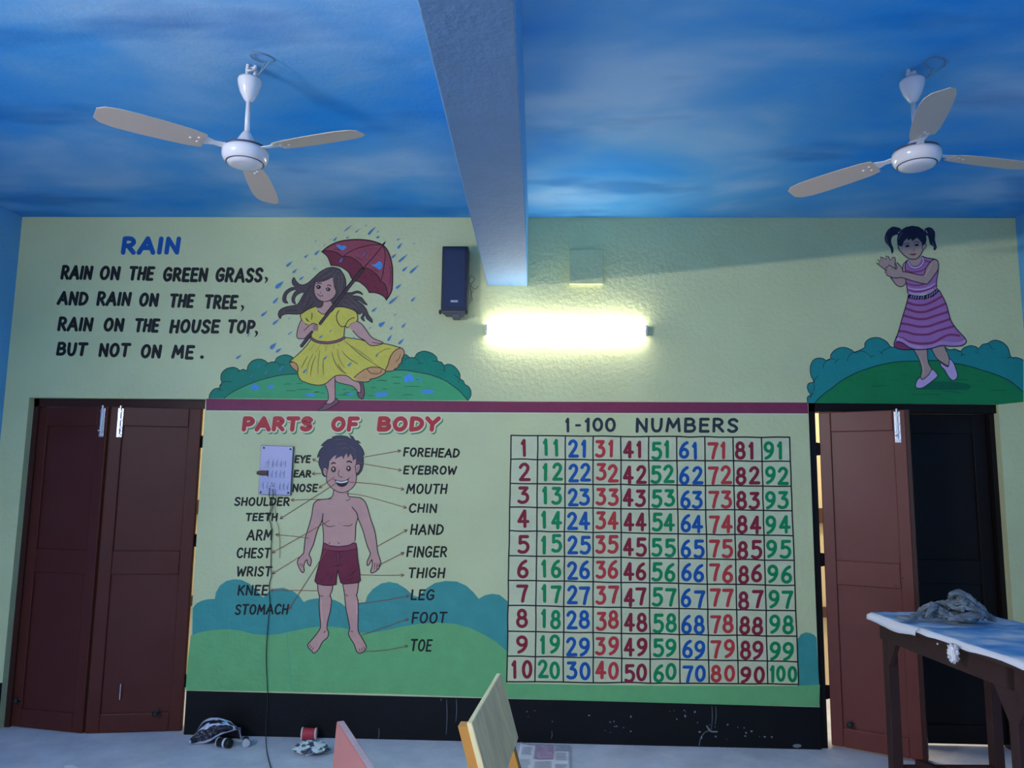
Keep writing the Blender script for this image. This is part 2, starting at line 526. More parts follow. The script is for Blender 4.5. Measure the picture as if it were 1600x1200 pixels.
# paint drips and chips on the dado
CHIP = paint('pale_paint_drips', (120, 130, 140))
p = Paint(0.0046)
rnd = random.Random(4)
for x, y0, y1 in ((698, 1092, 1148), (713, 1092, 1128), (689, 1091, 1095), (592, 1137, 1154), (1112, 1103, 1140), (862, 1142, 1154), (1118, 1103, 1132)):
    p.line([(x, y0), (x + .6, (y0+y1)/2), (x - .8, y1)], 0.8, CHIP, 0, taper=.6)
for k in range(46):
    x, y = rnd.choice([(950, 1133), (1105, 1140), (1170, 1140), (1060, 1115), (830, 1110), (1245, 1165)]); 
    x += rnd.gauss(0, 18); y += rnd.gauss(0, 9)
    if y > 1158 or x > 1270 or y < 1105: continue
    r = rnd.uniform(.5, 1.7)
    p.ellipse(x, y, r, r * rnd.uniform(.5, 1.6), CHIP, 0, 6, rnd.uniform(0, 3))
p.line([(1092, 1165), (1094, 1155), (1100, 1145), (1108, 1141)], 1.0, CHIP); p.line([(1104, 1134), (1110, 1142), (1120, 1143)], 2.2, CHIP)
p.ellipse(1245, 1165, 7, 3, CHIP, 0, 9)
o = p.build('trim_3'); tag(o, kind='structure')

# ---- doors
def leaf(name, hinge, free, z0, z1, m, parent, knobs=(), flip=False, panels=((.062, .455), (.528, .945)), thick=0.035, inset_x=.14):
    """panelled door leaf from hinge to free edge; u runs along the leaf, the room-side face looks to -Y"""
    h, f = Vector((hinge[0], hinge[1], 0)), Vector((free[0], free[1], 0))
    W = (f - h).length; u = (f - h).normalized(); nrm = Vector((u.y, -u.x, 0))
    if nrm.y > 0: nrm = -nrm
    H = z1 - z0
    bm = bmesh.new()
    def B(u0, u1, a0, a1, d0, d1, mi=0, bev=0.0):
        vs = box(bm, (u0, d0, a0), (u1, d1, a1), mi, bev)
    st = inset_x * W
    s0 = .10 * W if not flip else st
    B(0, W, 0, H, 0.0, thick - .014)
    rails = [0.0] + [v for pr in panels for v in pr] + [1.0]
    d1, d0 = thick, thick - .015
    B(0, st, 0, H, d0, d1, 0, .005); B(W - st, W, 0, H, d0, d1, 0, .005)
    zs = [H * (1 - v) for v in rails]
    for i in range(0, len(zs), 2):
        B(st, W - st, zs[i+1], zs[i], d0, d1, 0, .005)
    M = Matrix((( u.x, nrm.x, 0, h.x), (u.y, nrm.y, 0, h.y), (0, 0, 1, z0), (0, 0, 0, 1)))
    bmesh.ops.transform(bm, matrix=M, verts=bm.verts)
    o = finish(bm, name, m, parent)
    def place(bm2, nm, mm, par=o):
        bmesh.ops.transform(bm2, matrix=M, verts=bm2.verts)
        q = finish(bm2, nm, mm, par); q.matrix_parent_inverse = Matrix.Identity(4); return q
    return o, place, W, H, thick

def tower_bolt(place, u, ztop, t):
    b2 = bmesh.new()
    box(b2, (u - .017, t, ztop - .19), (u + .017, t + .004, ztop), 0, .001)
    for dz in (.015, .07, .12, .17):
        box(b2, (u - .012, t + .004, ztop - dz - .012), (u + .012, t + .013, ztop - dz), 0, .002)
    lathe(b2, [(0, -.185), (.006, -.185), (.006, .018), (0, .018)], (u, t + .009, ztop), 10)
    tube(b2, [(u, t + .012, ztop - .145), (u - .012, t + .022, ztop - .15)], .004, 6, smooth=False)
    return place(b2, 'tower_bolt', ALU)

def knob(place, u, z, t, m=BLACKM):
    b2 = bmesh.new()
    lathe(b2, [(.016, 0), (.017, .004), (.009, .008), (.008, .02), (.017, .026), (.018, .036), (.010, .043), (0, .044)], (u, t, z), 14, axis=(0, 1, 0))
    return place(b2, 'door_knob', m)

def hinges(parent, x, y, zs, m=BLACKM):
    for z in zs:
        b2 = bmesh.new()
        box(b2, (x - .03, y - .004, z - .04), (x + .03, y + .004, z + .04))
        lathe(b2, [(0, -.042), (.007, -.042), (.007, .042), (0, .042)], (x, y - .006, z), 10)
        finish(b2, 'hinge', m, parent)

# door_1: left, closed double leaf
d1 = thing('door_1', None, None, (sum(D1)/2, 0.08, 0)); d1['kind'] = 'structure'
bm = bmesh.new()
fy0, fy1 = 0.055, 0.135
box(bm, (D1[0], fy0, 0), (D1[0] + .035, fy1, T1)); box(bm, (D1[1] - .016, fy0, 0), (D1[1], fy1, T1)); box(bm, (D1[0], fy0, T1 - .055), (D1[1], fy1, T1))
finish(bm, 'door_frame', DOORDK, d1)
meet = at_z(130, 1146, 0.004)
L1, place, W, H, t = leaf('door_leaf', (D1[0] + .035, 0.105), (meet.x - .003, meet.y + .035), 0.003, T1 - .058, DOORL, d1)
tower_bolt(place, W - .035, H - .012, t); knob(place, .055, .165, t)
L2, place, W, H, t = leaf('door_leaf', (D1[1] - .050, 0.092), (meet.x + .003, meet.y + .035), 0.003, T1 - .058, DOORL, d1)
tower_bolt(place, W - .065, H - .012, t); knob(place, .155, .115, t)
b2 = bmesh.new(); box(b2, (W - .195, t, .20), (W - .191, t + .006, .295)); place(b2, 'metal_pin', ALU)
hinges(d1, D1[1] - .036, 0.092, (1.84, 1.19, 0.30))

# door_2: right, left leaf ajar into the room
d2 = thing('door_2', None, None, (sum(D2)/2, 0.08, 0)); d2['kind'] = 'structure'
bm = bmesh.new()
box(bm, (D2[0], fy0 - .03, 0), (D2[0] + .05, fy1, T2)); box(bm, (D2[1] - .03, fy0, 0), (D2[1], fy1, T2)); box(bm, (D2[0], fy0 - .03, T2 - .055), (D2[1], fy1, T2))
finish(bm, 'door_frame', FRAME_LEAFSHADE, d2)
hg = at_z(1305, 1165, 0.012); fr = at_z(1449, 1189, 0.012)
L3, place, W, H, t = leaf('door_leaf', (hg.x + .005, hg.y + .05), (fr.x, fr.y + .035), 0.012, T2 - .06, DOORW, d2, thick=.05)
tower_bolt(place, W - .045, H - .012, t); knob(place, .115, .145, t)
for du, dz in ((.27, 1.075), (.1, 1.09), (.07, 1.09), (.06, 1.14)):
    b2 = bmesh.new(); lathe(b2, [(0, 0), (.005, 0), (.005, .002), (0, .003)], (W - du, t, dz - .1), 8, axis=(0, 1, 0)); place(b2, 'screw_hole', BLACKM)
hinges(d2, D2[0] + .072, 0.075, (1.835, 1.13, 0.32))
b2 = bmesh.new(); box(b2, (W - .012, -.03, 0), (W + .022, t - .006, H)); place(b2, 'meeting_strip', DOORDK)
L4, place, W, H, t = leaf('door_leaf', (D2[1] - .032, 0.135), (2.30, 0.135), 0.02, T2 - .058, FRAME_LEAFSHADE, d2, thick=.04)
L4['label'] = 'closed leaf with shade painted near-black'

# ================================================================== THE MURALS
INK = paint('black_paint', (22, 26, 30)); NAVY = paint('dark_navy_line', (30, 30, 58))
BLUEP = paint('royal_blue_paint', (8, 88, 168)); REDP = paint('red_paint', (196, 60, 66)); MAROON = paint('maroon_paint', (140, 34, 58))
GREENP = paint('green_paint', (0, 142, 88)); CREAMP = paint('cream_outline_paint', (240, 226, 200)); SHGREEN = paint('leaf_green_paint', (70, 150, 92))
SLATE = paint('slate_black_paint', (46, 56, 68)); ARROW = paint('red_brown_arrow_paint', (138, 84, 72))
SKIN = paint('painted_skin', (208, 160, 152)); SKINHI = paint('painted_skin_light', (224, 180, 172)); SKINDK = paint('painted_skin_shade', (186, 138, 130))
HAIRB = paint('painted_brown_hair', (84, 70, 76)); HAIRHI = paint('painted_hair_strands', (124, 104, 98)); HAIRK = paint('painted_blue_black_hair', (72, 66, 88))
YEL = paint('yellow_dress_paint', (222, 208, 88)); YELDK = paint('ochre_fold_paint', (184, 168, 74)); PEACH = paint('peach_lining_paint', (214, 162, 112))
UMB = paint('umbrella_rose_paint', (156, 72, 90)); UMBDK = paint('umbrella_wine_paint', (124, 42, 64)); MAUVE = paint('mauve_sash_paint', (132, 86, 104))
SHAFT = paint('umbrella_shaft_paint', (84, 60, 70))
DROP = paint('raindrop_blue_paint', (78, 136, 196)); DROPHI = paint('puddle_blue_paint', (74, 152, 226))
BUSH = paint('bush_teal_green_paint', (0, 136, 112)); HILL = paint('hill_green_paint', (70, 172, 116)); HILLDK = paint('grass_stroke_paint', (18, 92, 66))
TEAL = paint('lower_teal_paint', (66, 156, 152)); LAWN = paint('lower_lawn_paint', (112, 184, 122))
BUSH2 = paint('blue_teal_bush_paint', (34, 142, 142)); HILL2 = paint('deep_green_hill_paint', (24, 132, 76)); HILL2DK = paint('deep_green_shadow_paint', (12, 104, 72))
PINK = paint('lilac_dress_paint', (172, 118, 178)); PINKDK = paint('magenta_stripe_paint', (142, 62, 112)); LILAC = paint('pale_lilac_paint', (206, 178, 226))
WHITEPT = paint('white_paint', (236, 236, 244)); SHORTS = paint('wine_shorts_paint', (118, 34, 62)); SHORTHI = paint('wine_waistband_paint', (142, 58, 84))
LASH = paint('very_dark_brown_line', (40, 24, 34)); LIP = paint('painted_lip', (140, 76, 86)); FOLD = paint('shorts_fold_line', (70, 14, 40))

# ---- low scenery along the foot of the wall
base = thing('landscape_mural', 'painted teal bushes and green lawn along the foot of the wall', 'mural', at_y(560, 1040))
p = Paint(0.0003).frame(280, 880, 3.077)
p.fill([(62, 400), (65, 215), (85, 192), (110, 180), (140, 173), (171, 172), (177, 140), (195, 108), (225, 86), (262, 77), (300, 80), (340, 100), (375, 135), (403, 165), (430, 138), (460, 122), (500, 118), (550, 136), (580, 160), (598, 187), (625, 175), (660, 169), (700, 169), (750, 178), (775, 190), (797, 207), (830, 196), (865, 190), (895, 187), (905, 155), (930, 125), (970, 98), (1010, 90), (1050, 98), (1090, 122), (1125, 156), (1150, 162), (1190, 120), (1230, 95), (1280, 85), (1335, 88), (1380, 108), (1415, 140), (1440, 171), (1470, 154), (1505, 147), (1540, 152), (1578, 182), (1582, 430), (900, 400)], TEAL, 0, smooth=False)
p.frame(1200, 900, 4)
p.fill([(172, 500), (176, 470), (185, 395), (205, 365), (235, 352), (265, 357), (290, 370), (303, 386), (312, 540), (320, 690), (185, 690)], TEAL, 0, smooth=False)
p.build('bush', base)
p = Paint(0.0006).frame(280, 880, 3.077)
top = [(57, 347), (90, 335), (130, 326), (180, 320), (240, 318), (300, 325), (360, 341), (430, 346), (480, 340), (540, 327), (600, 315), (660, 306), (720, 304), (790, 311), (850, 328), (900, 336), (960, 330), (1030, 314), (1100, 300), (1170, 290), (1250, 285), (1330, 292), (1400, 312), (1460, 340), (1520, 375), (1578, 425)]
low = [(1575, 577), (1900, 583), (2300, 589), (2980, 590), (3080, 583), (3078, 690), (2600, 680), (2000, 664), (1500, 646), (1000, 628), (500, 618), (31, 610), (40, 480)]
p.fill(top + low, LAWN, 0, smooth=False)
p.line([(430, 120), (500, 130), (540, 600)], 0.5, TEAL, 1, smooth=False)
p.build('lawn', base)

# ---- hill of the umbrella girl
base = thing('hill_mural', 'painted green hill with dark green bushes under the umbrella girl', 'mural', at_y(530, 625))
C = [(65, 828), (80, 760), (130, 692), (180, 668), (235, 660), (236, 625), (265, 577), (250, 510), (268, 430), (330, 368), (430, 340), (500, 355), (550, 390), (600, 370), (655, 388), (680, 310), (745, 238), (850, 210), (930, 230), (990, 272), (1040, 255), (1090, 252), (1130, 190), (1200, 155), (1270, 145), (1340, 165), (1420, 215), (1600, 420), (2200, 500), (2700, 250)]
D = [(390, 175), (440, 140), (500, 185), (540, 185), (578, 184), (620, 122), (700, 90), (760, 90), (850, 120), (920, 180), (940, 240), (1000, 262), (1042, 308), (1100, 290), (1180, 312), (1250, 380), (1287, 450), (1290, 515), (1340, 552), (1365, 605), (1420, 640), (1455, 700), (1458, 780), (1412, 858)]
out = [(320 + x/10, 540 + y/10) for x, y in C] + [(590 + x/10, 540 + y/10) for x, y in D]
low = [(700, 625.8), (600, 625), (480, 623.6), (400, 622.8)]
p = Paint(0.0003)
p.fill(out + low, BUSH, 0, smooth=False)
p.line(out[:27], 1.3, INK, 1); p.line(out[30:], 1.2, NAVY, 1)
p.frame(320, 540, 10)
for q in ([(520, 415), (550, 390), (600, 372)], [(640, 400), (690, 402)], [(930, 330), (990, 275), (1040, 257)], [(1060, 260), (1120, 265), (1180, 295)], [(1165, 315), (1190, 298), (1250, 295)], [(260, 578), (330, 562), (440, 568)], [(195, 720), (240, 690), (290, 705)], [(234, 700), (236, 655), (265, 600)]):
    p.line(q, 0.9, INK, 1, taper=.5)
p.frame(590, 540, 10)
for q in ([(400, 250), (450, 205), (520, 188), (580, 195), (630, 230), (660, 275)], [(630, 288), (665, 274), (710, 274)], [(840, 245), (900, 242), (950, 248)], [(1042, 310), (1048, 350), (1045, 380), (1068, 418)], [(1000, 375), (1048, 385)], [(1180, 445), (1230, 480), (1275, 520), (1255, 580)]):
    p.line(q, 0.9, NAVY, 1, taper=.5)
p.build('bush', base)
p = Paint(0.0007)
C = [(300, 828), (360, 775), (430, 730), (500, 690), (600, 643), (700, 600), (800, 562), (900, 530), (1000, 503), (1100, 480), (1180, 465), (1250, 455), (1450, 443)]
D = [(-600, 400), (0, 385), (200, 385), (400, 384), (560, 405), (800, 450), (900, 483), (1000, 520), (1080, 562), (1150, 610), (1230, 668), (1300, 730), (1412, 858)]
out = [(320 + x/10, 540 + y/10) for x, y in C] + [(590 + x/10, 540 + y/10) for x, y in D]
p.fill(out + [(690, 625.8), (600, 625), (480, 623.6), (400, 622.8)], HILL, 0, smooth=False)
p.line(out[:13], 1.1, INK, 1); p.line(out[14:], 1.2, NAVY, 1)
p.frame(320, 540, 10)
for x, y, w in ((1230, 605, 130), (1425, 596, 120), (1260, 710, 170), (1440, 690, 230), (1700, 735, 90)):
    p.line([(x, y), (x + w/2, y - 6), (x + w, y - 4)], .9, HILLDK, 1, taper=.7)
p.frame(590, 540, 10)
for x, y, w in ((0, 545, 150), (210, 495, 170), (240, 592, 120), (415, 640, 260), (390, 772, 170), (80, 682, 80), (590, 535, 70), (-560, 760, 150), (-400, 690, 90), (-300, 745, 90), (-470, 560, 90)):
    p.line([(x, y), (x + w/2, y - 4), (x + w, y + 2)], .9, HILLDK, 1, taper=.7)
p.frame(440, 490, 8)
for x, y, w in ((700, 1020, 150), (780, 992, 80), (750, 950, 60), (1085, 1028, 70), (1120, 927, 60), (410, 980, 70), (490, 995, 50), (1400, 875, 80), (1180, 840, 140)):
    p.line([(x, y), (x + w/2, y - 3), (x + w, y)], .8, HILLDK, 1, taper=.7)
rnd = random.Random(3)
p.frame(0, 0, 1)
for cx, cy, rx, ry in ((399, 605, 8, 4.5), (423, 604, 6, 3), (639, 591, 8, 7), (596, 616, 12, 4), (668, 612, 11, 3.5), (484, 617, 9, 2.6), (548, 616, 6, 2.5), (655, 594, 4, 2)):
    pts = [(cx + rx*math.cos(k*math.pi/6)*rnd.uniform(.7, 1.1), cy + ry*math.sin(k*math.pi/6)*rnd.uniform(.7, 1.1)) for k in range(12)]
    p.fill(pts, DROPHI, 1)
p.build('hill', base)

# ---- girl with the umbrella
girl = thing('girl_mural', 'painted girl in a yellow dress holding a red umbrella in the rain', 'mural', at_y(520, 640))
def A(*pts): return [(425 + x/8, 360 + y/8) for x, y in pts]
def B(*pts): return [(440 + x/8, 490 + y/8) for x, y in pts]
Z0 = 0.0012
# umbrella
p = Paint(Z0)
topc = A((625, 268), (700, 205), (800, 155), (900, 128), (1050, 115), (1200, 125), (1310, 152), (1390, 190), (1440, 245), (1480, 340), (1503, 450), (1508, 560), (1505, 680), (1490, 770), (1430, 870))
lowc = A((1400, 830), (1340, 795), (1270, 778), (1215, 778), (1190, 730), (1140, 680), (1080, 640), (1025, 630), (990, 590), (960, 530), (900, 480), (830, 447), (735, 437), (725, 400), (700, 340), (668, 302))
mid = A((680, 255), (750, 260), (820, 285), (885, 330), (960, 328), (1040, 365), (1100, 415), (1135, 470), (1200, 478), (1270, 520), (1330, 580), (1360, 640), (1400, 660), (1430, 720), (1445, 790))
tops = catmull(topc, False, 5)
p.fill(tops + catmull(lowc, False, 4), UMBDK, 0, smooth=False)
p.fill(tops + mid[::-1], UMB, 1, smooth=False)
p.line(topc, 2.0, LASH, 2); p.line([topc[-1]] + lowc[:4], 1.5, LASH, 2); p.line(lowc[3:13], 1.5, LASH, 2); p.line(lowc[12:] + [topc[0]], 1.5, LASH, 2)
p.line([topc[0]] + mid[:4], 1.2, LASH, 2); p.line(mid[3:8], 1.2, LASH, 2); p.line(mid[7:12], 1.2, LASH, 2); p.line(mid[11:] + [topc[-1]], 1.2, LASH, 2)
p.line(A((1375, 180), (1250, 182), (1100, 215), (980, 265), (885, 330)), 1.2, LASH, 2)
p.line(A((1385, 190), (1280, 320), (1140, 475)), 1.3, LASH, 2); p.line(A((1390, 190), (1415, 290), (1410, 380), (1390, 520), (1360, 640)), 1.2, LASH, 2)
for q in (A((765, 235), (820, 240), (875, 258)), A((1045, 330), (1090, 350), (1125, 380)), A((1240, 468), (1290, 490), (1325, 525)), A((1470, 440), (1485, 560), (1470, 680)), A((1450, 650), (1465, 690)), A((1300, 745), (1345, 760))):
    p.line(q, .8, FOLD, 2, taper=.6)
p.fill(A((1370, 190), (1385, 165), (1422, 132), (1415, 165), (1395, 192)), LASH, 3, smooth=False)
p.fill(A((800, 190), (840, 180), (870, 195), (900, 190), (932, 210), (905, 240), (870, 248), (840, 225)), DROPHI, 3)
p.fill(A((1240, 430), (1290, 425), (1330, 390), (1365, 400), (1382, 450), (1350, 492), (1300, 460)), DROPHI, 3)
sh0, sh1 = A((1135, 480))[0], (471.5, 540.5)
p.line([sh0, sh1], 5.4, LASH, 5, smooth=False); p.line([(sh0[0] - .5, sh0[1] + 1), (474, 537)], 3.0, SHAFT, 6, smooth=False)
p.build('umbrella', girl)
# hair
p = Paint(Z0 + .0001)
hair = A((840, 480), (760, 460), (680, 475), (600, 520), (540, 575), (490, 622), (440, 662), (380, 682), (330, 662), (295, 622), (275, 585), (250, 630), (262, 680), (288, 708), (240, 715), (180, 752), (145, 800), (132, 860), (150, 903), (205, 910), (180, 880), (178, 830), (200, 788), (250, 752), (308, 742), (272, 790), (248, 850), (255, 900), (300, 925), (283, 880), (295, 830), (340, 790), (402, 776), (370, 840), (345, 890), (312, 928), (250, 942), (180, 955), (110, 985), (80, 1030), (80, 1070), (105, 1108), (120, 1070), (160, 1050), (220, 1045), (320, 1050), (420, 1030), (500, 985), (545, 955), (650, 1040), (760, 1000), (820, 955), (870, 960), (960, 990), (1040, 1020), (1098, 1052), (1130, 1020), (1133, 1060), (1110, 1090), (1130, 1120), (1160, 1136), (1145, 1092), (1165, 1060), (1180, 1100), (1215, 1130), (1255, 1156), (1250, 1110), (1210, 1060), (1182, 990), (1140, 935), (1090, 895), (1040, 868), (1100, 882), (1140, 915), (1195, 935), (1160, 890), (1120, 838), (1060, 820), (1000, 815), (1040, 787), (1090, 785), (1138, 808), (1110, 770), (1060, 756), (1000, 775), (930, 775), (925, 720), (925, 640), (905, 570), (872, 512))
p.fill(hair, HAIRB, 0, smooth=True, sub=2); p.line(hair, 1.0, INK, 1, closed=True, sub=2)
for q in (A((830, 500), (790, 545), (768, 600), (775, 680), (800, 745)), A((860, 530), (880, 600), (870, 700), (850, 800), (820, 880)), A((830, 560), (840, 660), (835, 740)), A((720, 480), (640, 520), (560, 590)), A((780, 500), (700, 560), (600, 610)), A((500, 680), (440, 760), (400, 850), (360, 950)), A((480, 830), (440, 930), (380, 1000)), A((540, 880), (480, 950), (400, 1010)), A((330, 1000), (250, 1000), (170, 1010)), A((950, 830), (1020, 880), (1100, 960)), A((900, 860), (1000, 930), (1080, 1000)), A((880, 920), (960, 950), (1030, 990))):
    p.line(q, 0.9, HAIRHI if q[0][0] > 520 or q[0][1] < 430 else INK, 1, taper=.7)
p.build('hair', girl)
# skin: face, neck, arms, legs
p = Paint(Z0 + .0006)
neck = A((640, 880), (638, 930), (612, 962), (560, 965), (575, 1005), (620, 1042), (680, 1054), (745, 1020), (795, 960), (760, 925), (738, 880), (690, 895))
p.fill(neck, SKIN, 0, smooth=False); p.line(A((640, 888), (637, 930), (610, 962), (560, 962)), 1.1, LASH, 1); p.line(A((738, 880), (755, 915), (785, 940)), 1.1, LASH, 1)
face = A((545, 650), (527, 710), (530, 780), (555, 838), (600, 876), (660, 890), (720, 876), (770, 840), (800, 790), (798, 745), (775, 690), (760, 630), (755, 585), (690, 615), (620, 640))
p.fill(face, SKIN, 1); p.line(face[:11], 1.2, LASH, 2); p.line(A((520, 645), (620, 640), (690, 617), (757, 583)), 1.1, LASH, 2)
for cx, cy in ((583, 712), (703, 741)):
    q = A((cx, cy))[0]
    p.ellipse(q[0], q[1], 3.3, 2.8, LASH, 2); p.ellipse(q[0] - .8, q[1] - .8, .8, .7, WHITEPT, 3)
    p.line(A((cx - 32, cy - 8), (cx, cy - 24), (cx + 32, cy - 2)), 1.0, LASH, 3)
p.line(A((560, 670), (590, 660), (622, 668)), 1.4, LASH, 2); p.line(A((688, 690), (715, 685), (742, 700)), 1.4, LASH, 2)
p.line(A((600, 770), (614, 785)), 1.1, LASH, 2); p.line(A((570, 795), (590, 812), (615, 820), (642, 814)), 1.1, LASH, 2); p.line(A((592, 832), (610, 836)), .9, LIP, 2)
larm = B((250, 80), (225, 130), (202, 200), (192, 270), (200, 305), (225, 315), (290, 310), (330, 268), (382, 215), (440, 215), (462, 185), (455, 148), (400, 122), (350, 148), (310, 140), (280, 110))
p.fill(larm, SKIN, 9, smooth=False); p.line(larm[:9], 1.3, LASH, 10); p.line(B((345, 150), (318, 180), (278, 215)), 1.1, LASH, 10); p.line(B((350, 148), (400, 122), (455, 145)), 1.2, LASH, 10)
for y in (150, 172, 192, 212): p.line(B((395, y), (430, y - 8), (460, y - 2)), .9, LASH, 10)
rarm = B((835, 170), (870, 132), (940, 95), (1000, 130), (1060, 208), (1120, 290), (1185, 328), (1262, 358), (1262, 378), (1200, 397), (1130, 402), (1085, 382), (1040, 338), (960, 290), (890, 215))
p.fill(rarm, SKIN, 9, smooth=False); p.line(rarm[2:], 1.3, LASH, 10); p.line(B((1130, 360), (1200, 372), (1262, 376)), 1.0, LASH, 10)
fleg = B((545, 890), (580, 980), (586, 1060), (562, 1110), (545, 1132), (600, 1132), (670, 1080), (670, 990), (668, 780), (600, 800))
p.fill(fleg, SKIN, 2, smooth=False); p.line(fleg[:5], 1.2, LASH, 3); p.line(fleg[6:9], 1.2, LASH, 3)
bleg = B((665, 770), (670, 830), (700, 858), (780, 880), (880, 905), (930, 945), (960, 995), (990, 980), (978, 880), (900, 830), (830, 770))
p.fill(bleg, SKIN, 2, smooth=False); p.line(bleg[1:7], 1.2, LASH, 3)
p.build('skin', girl)
# shoes
for pts in (B((545, 1130), (505, 1175), (458, 1205), (475, 1216), (560, 1202), (640, 1160), (708, 1112), (705, 1085), (685, 1060), (668, 1078), (645, 1108), (600, 1130)), B((948, 985), (958, 1030), (1000, 1068), (1025, 1050), (1036, 980), (1025, 900), (1008, 855), (978, 860), (992, 920), (985, 985))):
    p = Paint(Z0 + .0012); p.fill(pts, MAUVE, 0); p.line(pts, 1.2, LASH, 1, closed=True); p.build('shoe', girl)
# dress
p = Paint(Z0 + .0013)
skirt = B((375, 315), (300, 415), (200, 515), (103, 603), (150, 606), (190, 635), (207, 680), (205, 760), (240, 830), (290, 855), (380, 885), (480, 895), (560, 870), (620, 820), (680, 778), (760, 770), (830, 785), (900, 835), (1000, 855), (1090, 850), (1115, 820), (1200, 800), (1280, 752), (1308, 715), (1330, 640), (1352, 560), (1400, 480), (1460, 442), (1495, 430), (1400, 402), (1270, 375), (1100, 360), (980, 325), (785, 298), (700, 330), (580, 378), (450, 368))
p.fill(skirt, YEL, 0, smooth=False)
rim = B((1300, 718), (1330, 640), (1352, 560), (1400, 480), (1460, 440), (1500, 432), (1535, 480), (1525, 530), (1505, 565), (1498, 612), (1470, 640), (1455, 675), (1420, 690), (1390, 715))
p.fill(rim, PEACH, 1, smooth=False); p.line(rim, 1.3, LASH, 2, closed=True, sub=3)
lrim = B((103, 603), (150, 606), (190, 635), (207, 680), (203, 725), (150, 690), (115, 650))
p.fill(lrim, PEACH, 1, smooth=False); p.line(lrim, 1.2, LASH, 2, closed=True, sub=3)
fold = B((905, 803), (970, 745), (1060, 690), (1150, 668), (1240, 682), (1302, 714), (1260, 770), (1190, 802), (1110, 820), (1080, 850), (960, 848))
p.fill(fold, PEACH, 1, smooth=False); p.line(fold[:6], 1.2, LASH, 2); p.fill(B((1070, 692), (1150, 670), (1250, 692), (1235, 740), (1180, 755), (1110, 740)), YEL, 1); p.line(B((1070, 692), (1110, 740), (1180, 755), (1235, 740), (1252, 700)), 1.0, LASH, 2)
p.line(skirt[:5], 1.3, LASH, 2); p.line(skirt[6:24], 1.3, LASH, 2); p.line(skirt[28:34], 1.3, LASH, 2)
for q, m in ((B((420, 380), (350, 460)), LASH), (B((490, 385), (430, 480)), LASH), (B((550, 390), (545, 480)), LASH), (B((575, 400), (560, 470)), LASH), (B((650, 385), (655, 440)), LASH), (B((710, 380), (725, 410)), LASH), (B((330, 530), (290, 600), (245, 690)), LASH), (B((430, 530), (385, 640), (360, 790)), LASH), (B((525, 560), (520, 650), (525, 770)), LASH), (B((630, 475), (660, 590), (720, 690), (800, 760)), LASH), (B((755, 465), (830, 550), (960, 635)), LASH), (B((785, 335), (900, 440), (1050, 560), (1290, 710)), LASH), (B((705, 630), (750, 700), (820, 760)), LASH), (B((1430, 610), (1470, 560), (1490, 500)), LASH), (B((1410, 610), (1450, 570)), LASH), (B((1005, 800), (1060, 795)), LASH), (B((1150, 735), (1210, 728)), LASH),
             (B((870, 400), (1000, 490), (1150, 600)), YELDK), (B((700, 440), (720, 560), (790, 680)), YELDK), (B((400, 500), (340, 620), (310, 760)), YELDK), (B((1180, 520), (1290, 450), (1370, 440)), YELDK), (B((480, 450), (460, 600), (455, 760)), YELDK)):
    p.line(q, 1.0 if m is LASH else 2.2, m, 3 if m is LASH else 1, taper=.7)
bod = B((430, -90), (340, -55), (262, -5), (237, 18), (250, 75), (290, 122), (345, 150), (380, 190), (400, 230), (372, 262), (378, 300), (450, 338), (580, 350), (700, 328), (780, 292), (795, 165), (830, 178), (870, 132), (940, 96), (952, 40), (935, -15), (880, -52), (780, -80), (705, -82), (670, -68), (620, -18), (560, 12), (500, 2), (452, -35))
p.fill(bod, YEL, 2, smooth=False); p.line(bod[:7], 1.3, LASH, 4); p.line(bod[9:11], 1.2, LASH, 4); p.line(bod[14:24], 1.3, LASH, 4); p.line(bod[23:], 1.1, LASH, 4)
p.line(B((718, -40), (690, 20), (695, 90), (725, 145), (765, 165), (800, 152)), 1.3, LASH, 4); p.line(B((800, 150), (830, 95), (875, 62), (915, 52)), 1.2, LASH, 4)
for q in (B((300, 55), (322, 85), (348, 105)), B((375, 80), (382, 30), (382, -10)), B((310, 50), (335, 90))): p.line(q, 1.3, LASH, 4, taper=.6)
p.build('dress', girl)
p = Paint(Z0 + .0019)
p.line(B((375, 312), (450, 352), (580, 366), (700, 344), (785, 303)), 4.6, LASH, 0); p.line(B((375, 312), (450, 352), (580, 366), (700, 344), (785, 303)), 2.8, MAUVE, 1)
p.build('sash', girl)
# the held lower end of the shaft passes in front of the dress: one more stroke of the umbrella
p = Paint(Z0 + .0022)
for a, b in (((500.5, 505.5), (566, 422)), ((487, 519), (471.5, 540.5))):
    p.line([a, b], 5.0, LASH, 0, smooth=False); p.line([a, b], 2.6, SHAFT, 1, smooth=False)
p.build('umbrella_shaft', girl)
